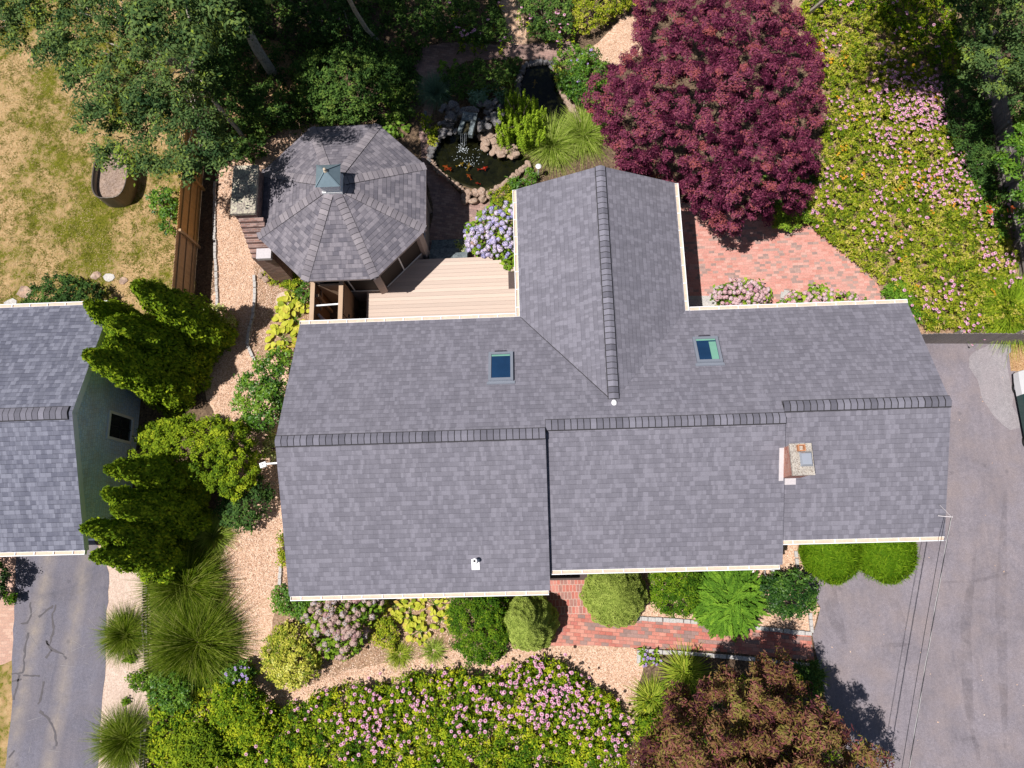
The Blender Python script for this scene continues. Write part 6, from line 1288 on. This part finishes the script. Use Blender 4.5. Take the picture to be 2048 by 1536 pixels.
# ------------------------------------------------------------------ chips, lawn blades, litter
def scatter(name, polys, n, ln, wd, mat, z, label, tilt=.35, nofold=True, clip=None):
    a = np.array([polyarea(p) for p in polys]); p2 = np.concatenate([sample(p, max(1, int(n * k))) for p, k in zip(polys, a / a.sum())])
    C = PA(p2, z + rng.uniform(0, .015, len(p2))); ok = outside_house(C)
    V = leaves(C[ok], np.array([0, 0, 1.0]) + rng.normal(0, tilt, (ok.sum(), 3)), ln, wd, .1)
    tagit(mesh(name, V, L[mat], tint=rng.random(len(V))), kind='stuff', label=label)
scatter('wood_chips', [[(436, 345), (520, 330), (600, 560), (510, 720), (470, 860), (560, 860), (575, 1190), (520, 1190), (515, 1300), (540, 1390), (640, 1390), (880, 1320), (1060, 1300), (1180, 1330), (1260, 1480), (1285, 1300), (1090, 1292), (900, 1310), (700, 1340), (520, 1340), (440, 1100), (420, 640)]], 26000, .065, .022, 'chip', .012, 'pale wood chips covering the mulch path')
scatter('wood_chips', [[(1500, 1060), (1606, 1100), (1610, 1170), (1630, 1260), (1250, 1236), (1270, 1150)], [(1150, 128), (1195, 85), (1250, 30), (1300, 40), (1290, 100), (1240, 140)]], 6000, .06, .022, 'chip', .014, 'pale wood chips between the front shrubs')
scatter('bed_litter', [[(515, 530), (560, 510), (640, 560), (640, 720), (520, 722)], [(560, 1180), (900, 1180), (900, 1300), (720, 1335), (600, 1370)]], 6000, .06, .025, 'chip', .018, 'loose chips and leaves in the beds')
pl = np.array(LAWN, float); q = sample([(-60, -60), (372, -60), (388, 260), (398, 420), (385, 635), (-60, 635)], 42000); C = PA(q, 0.0)
nzf = np.sin(C[:, 0] * 1.7 + 1) * np.sin(C[:, 1] * 1.3) + .6 * np.sin(C[:, 0] * 3.9 + C[:, 1] * 2.7) + .4 * np.sin(C[:, 0] * 7 - C[:, 1] * 6); gr = nzf + rng.normal(0, .5, len(C)) > .25
V, k = blades(C, rng.uniform(0, 2 * np.pi, len(C)), np.where(gr, .075, .055) * rng.uniform(.6, 1.4, len(C)), .014, rng.uniform(.2, 1.0, len(C)), .4, 2)
tagit(mesh('grass', V, L['lawnblade'], tint=np.repeat(np.where(gr, rng.uniform(0, .4, len(C)), rng.uniform(.5, 1, len(C))), k)), kind='stuff', label='patchy grass blades on the dry lawn')

scatter('fallen_leaves', [[(1640, 1110), (2040, 700), (2048, 1536), (1800, 1536), (1650, 1290)]], 26, .055, .03, 'chip', .022, 'few fallen leaves on the wide driveway')
Q = []
for k in range(22):
    a = PA([[rng.uniform(30, 205), rng.uniform(1160, 1530)]], .0212)[0]; t = rng.choice([.4, 1.3, -.5, .05]) + rng.normal(0, .2); d = np.array([math.cos(t), math.sin(t), 0]); l = rng.uniform(.15, .55); s = np.array([-d[1], d[0], 0]) * .005
    if a[0] > P(40, 1300)[0] and a[0] < P(200, 1300)[0]: Q.append([a + s, a - s, a + d * l - s * .5, a + d * l + s * .5])
tagit(mesh('driveway_scuff', np.array(Q), L['greystone_pale']), kind='structure')

qc = sample([(-60, -60), (372, -60), (388, 260), (398, 420), (385, 635), (-60, 635)], 900); q = np.repeat(qc, 26, 0) + rng.normal(0, 4.5, (900 * 26, 2)); q = q[inpoly(q, LAWN)]; C = PA(q, 0.0)
V, k = blades(C, rng.uniform(0, 2 * np.pi, len(C)), .10 * rng.uniform(.5, 1.4, len(C)), .016, rng.uniform(.3, 1.1, len(C)), .4, 2)
tagit(mesh('grass', V, L['lawnblade'], tint=np.repeat(rng.uniform(0, .45, len(C)), k)), kind='stuff', label='greener grass tufts standing in the dry lawn')
n_ = NT('tyre_mark'); o_ = n_.coords(); tr_ = n_.n('ShaderNodeBsdfTransparent'); df_ = n_.n('ShaderNodeBsdfDiffuse'); df_.inputs[0].default_value = (.10, .085, .092, 1); mx_ = n_.n('ShaderNodeMixShader')
n_.set(mx_.inputs[0], n_.rng(n_.noise(o_, 1.6, 6, .7), .40, .68, 0, .22)); n_.t.links.new(tr_.outputs[0], mx_.inputs[1]); n_.t.links.new(df_.outputs[0], mx_.inputs[2]); n_.t.links.new(mx_.outputs[0], n_.out.inputs[0])
Q = []
for pl_, wd_ in (([(1668, 1150), (1660, 1190), (1668, 1230), (1690, 1290)], .5), ([(1770, 1150), (1785, 1200), (1815, 1260)], .3), ([(1950, 1100), (1930, 1250), (1935, 1400), (1960, 1536)], .35), ([(2010, 980), (2000, 1200), (2010, 1500)], .35), ([(1880, 1165), (1960, 1160), (2040, 1140)], .12), ([(1760, 1292), (1820, 1288)], .15), ([(1920, 1480), (2000, 1465)], .15), ([(1995, 1268), (2045, 1250)], .12)):
    p = PA(along(pl_, 12), 0); p[:, 2] = .0225; t = unit(np.gradient(p, axis=0)); s = np.stack([-t[:, 1], t[:, 0], t[:, 2] * 0], 1) * wd_ / 2 * np.sin(np.linspace(.25, 2.9, len(p)))[:, None]
    Q.append(np.stack([p[:-1] + s[:-1], p[:-1] - s[:-1], p[1:] - s[1:], p[1:] + s[1:]], 1))
tagit(mesh('tyre_mark', np.concatenate(Q), n_.m), kind='structure')
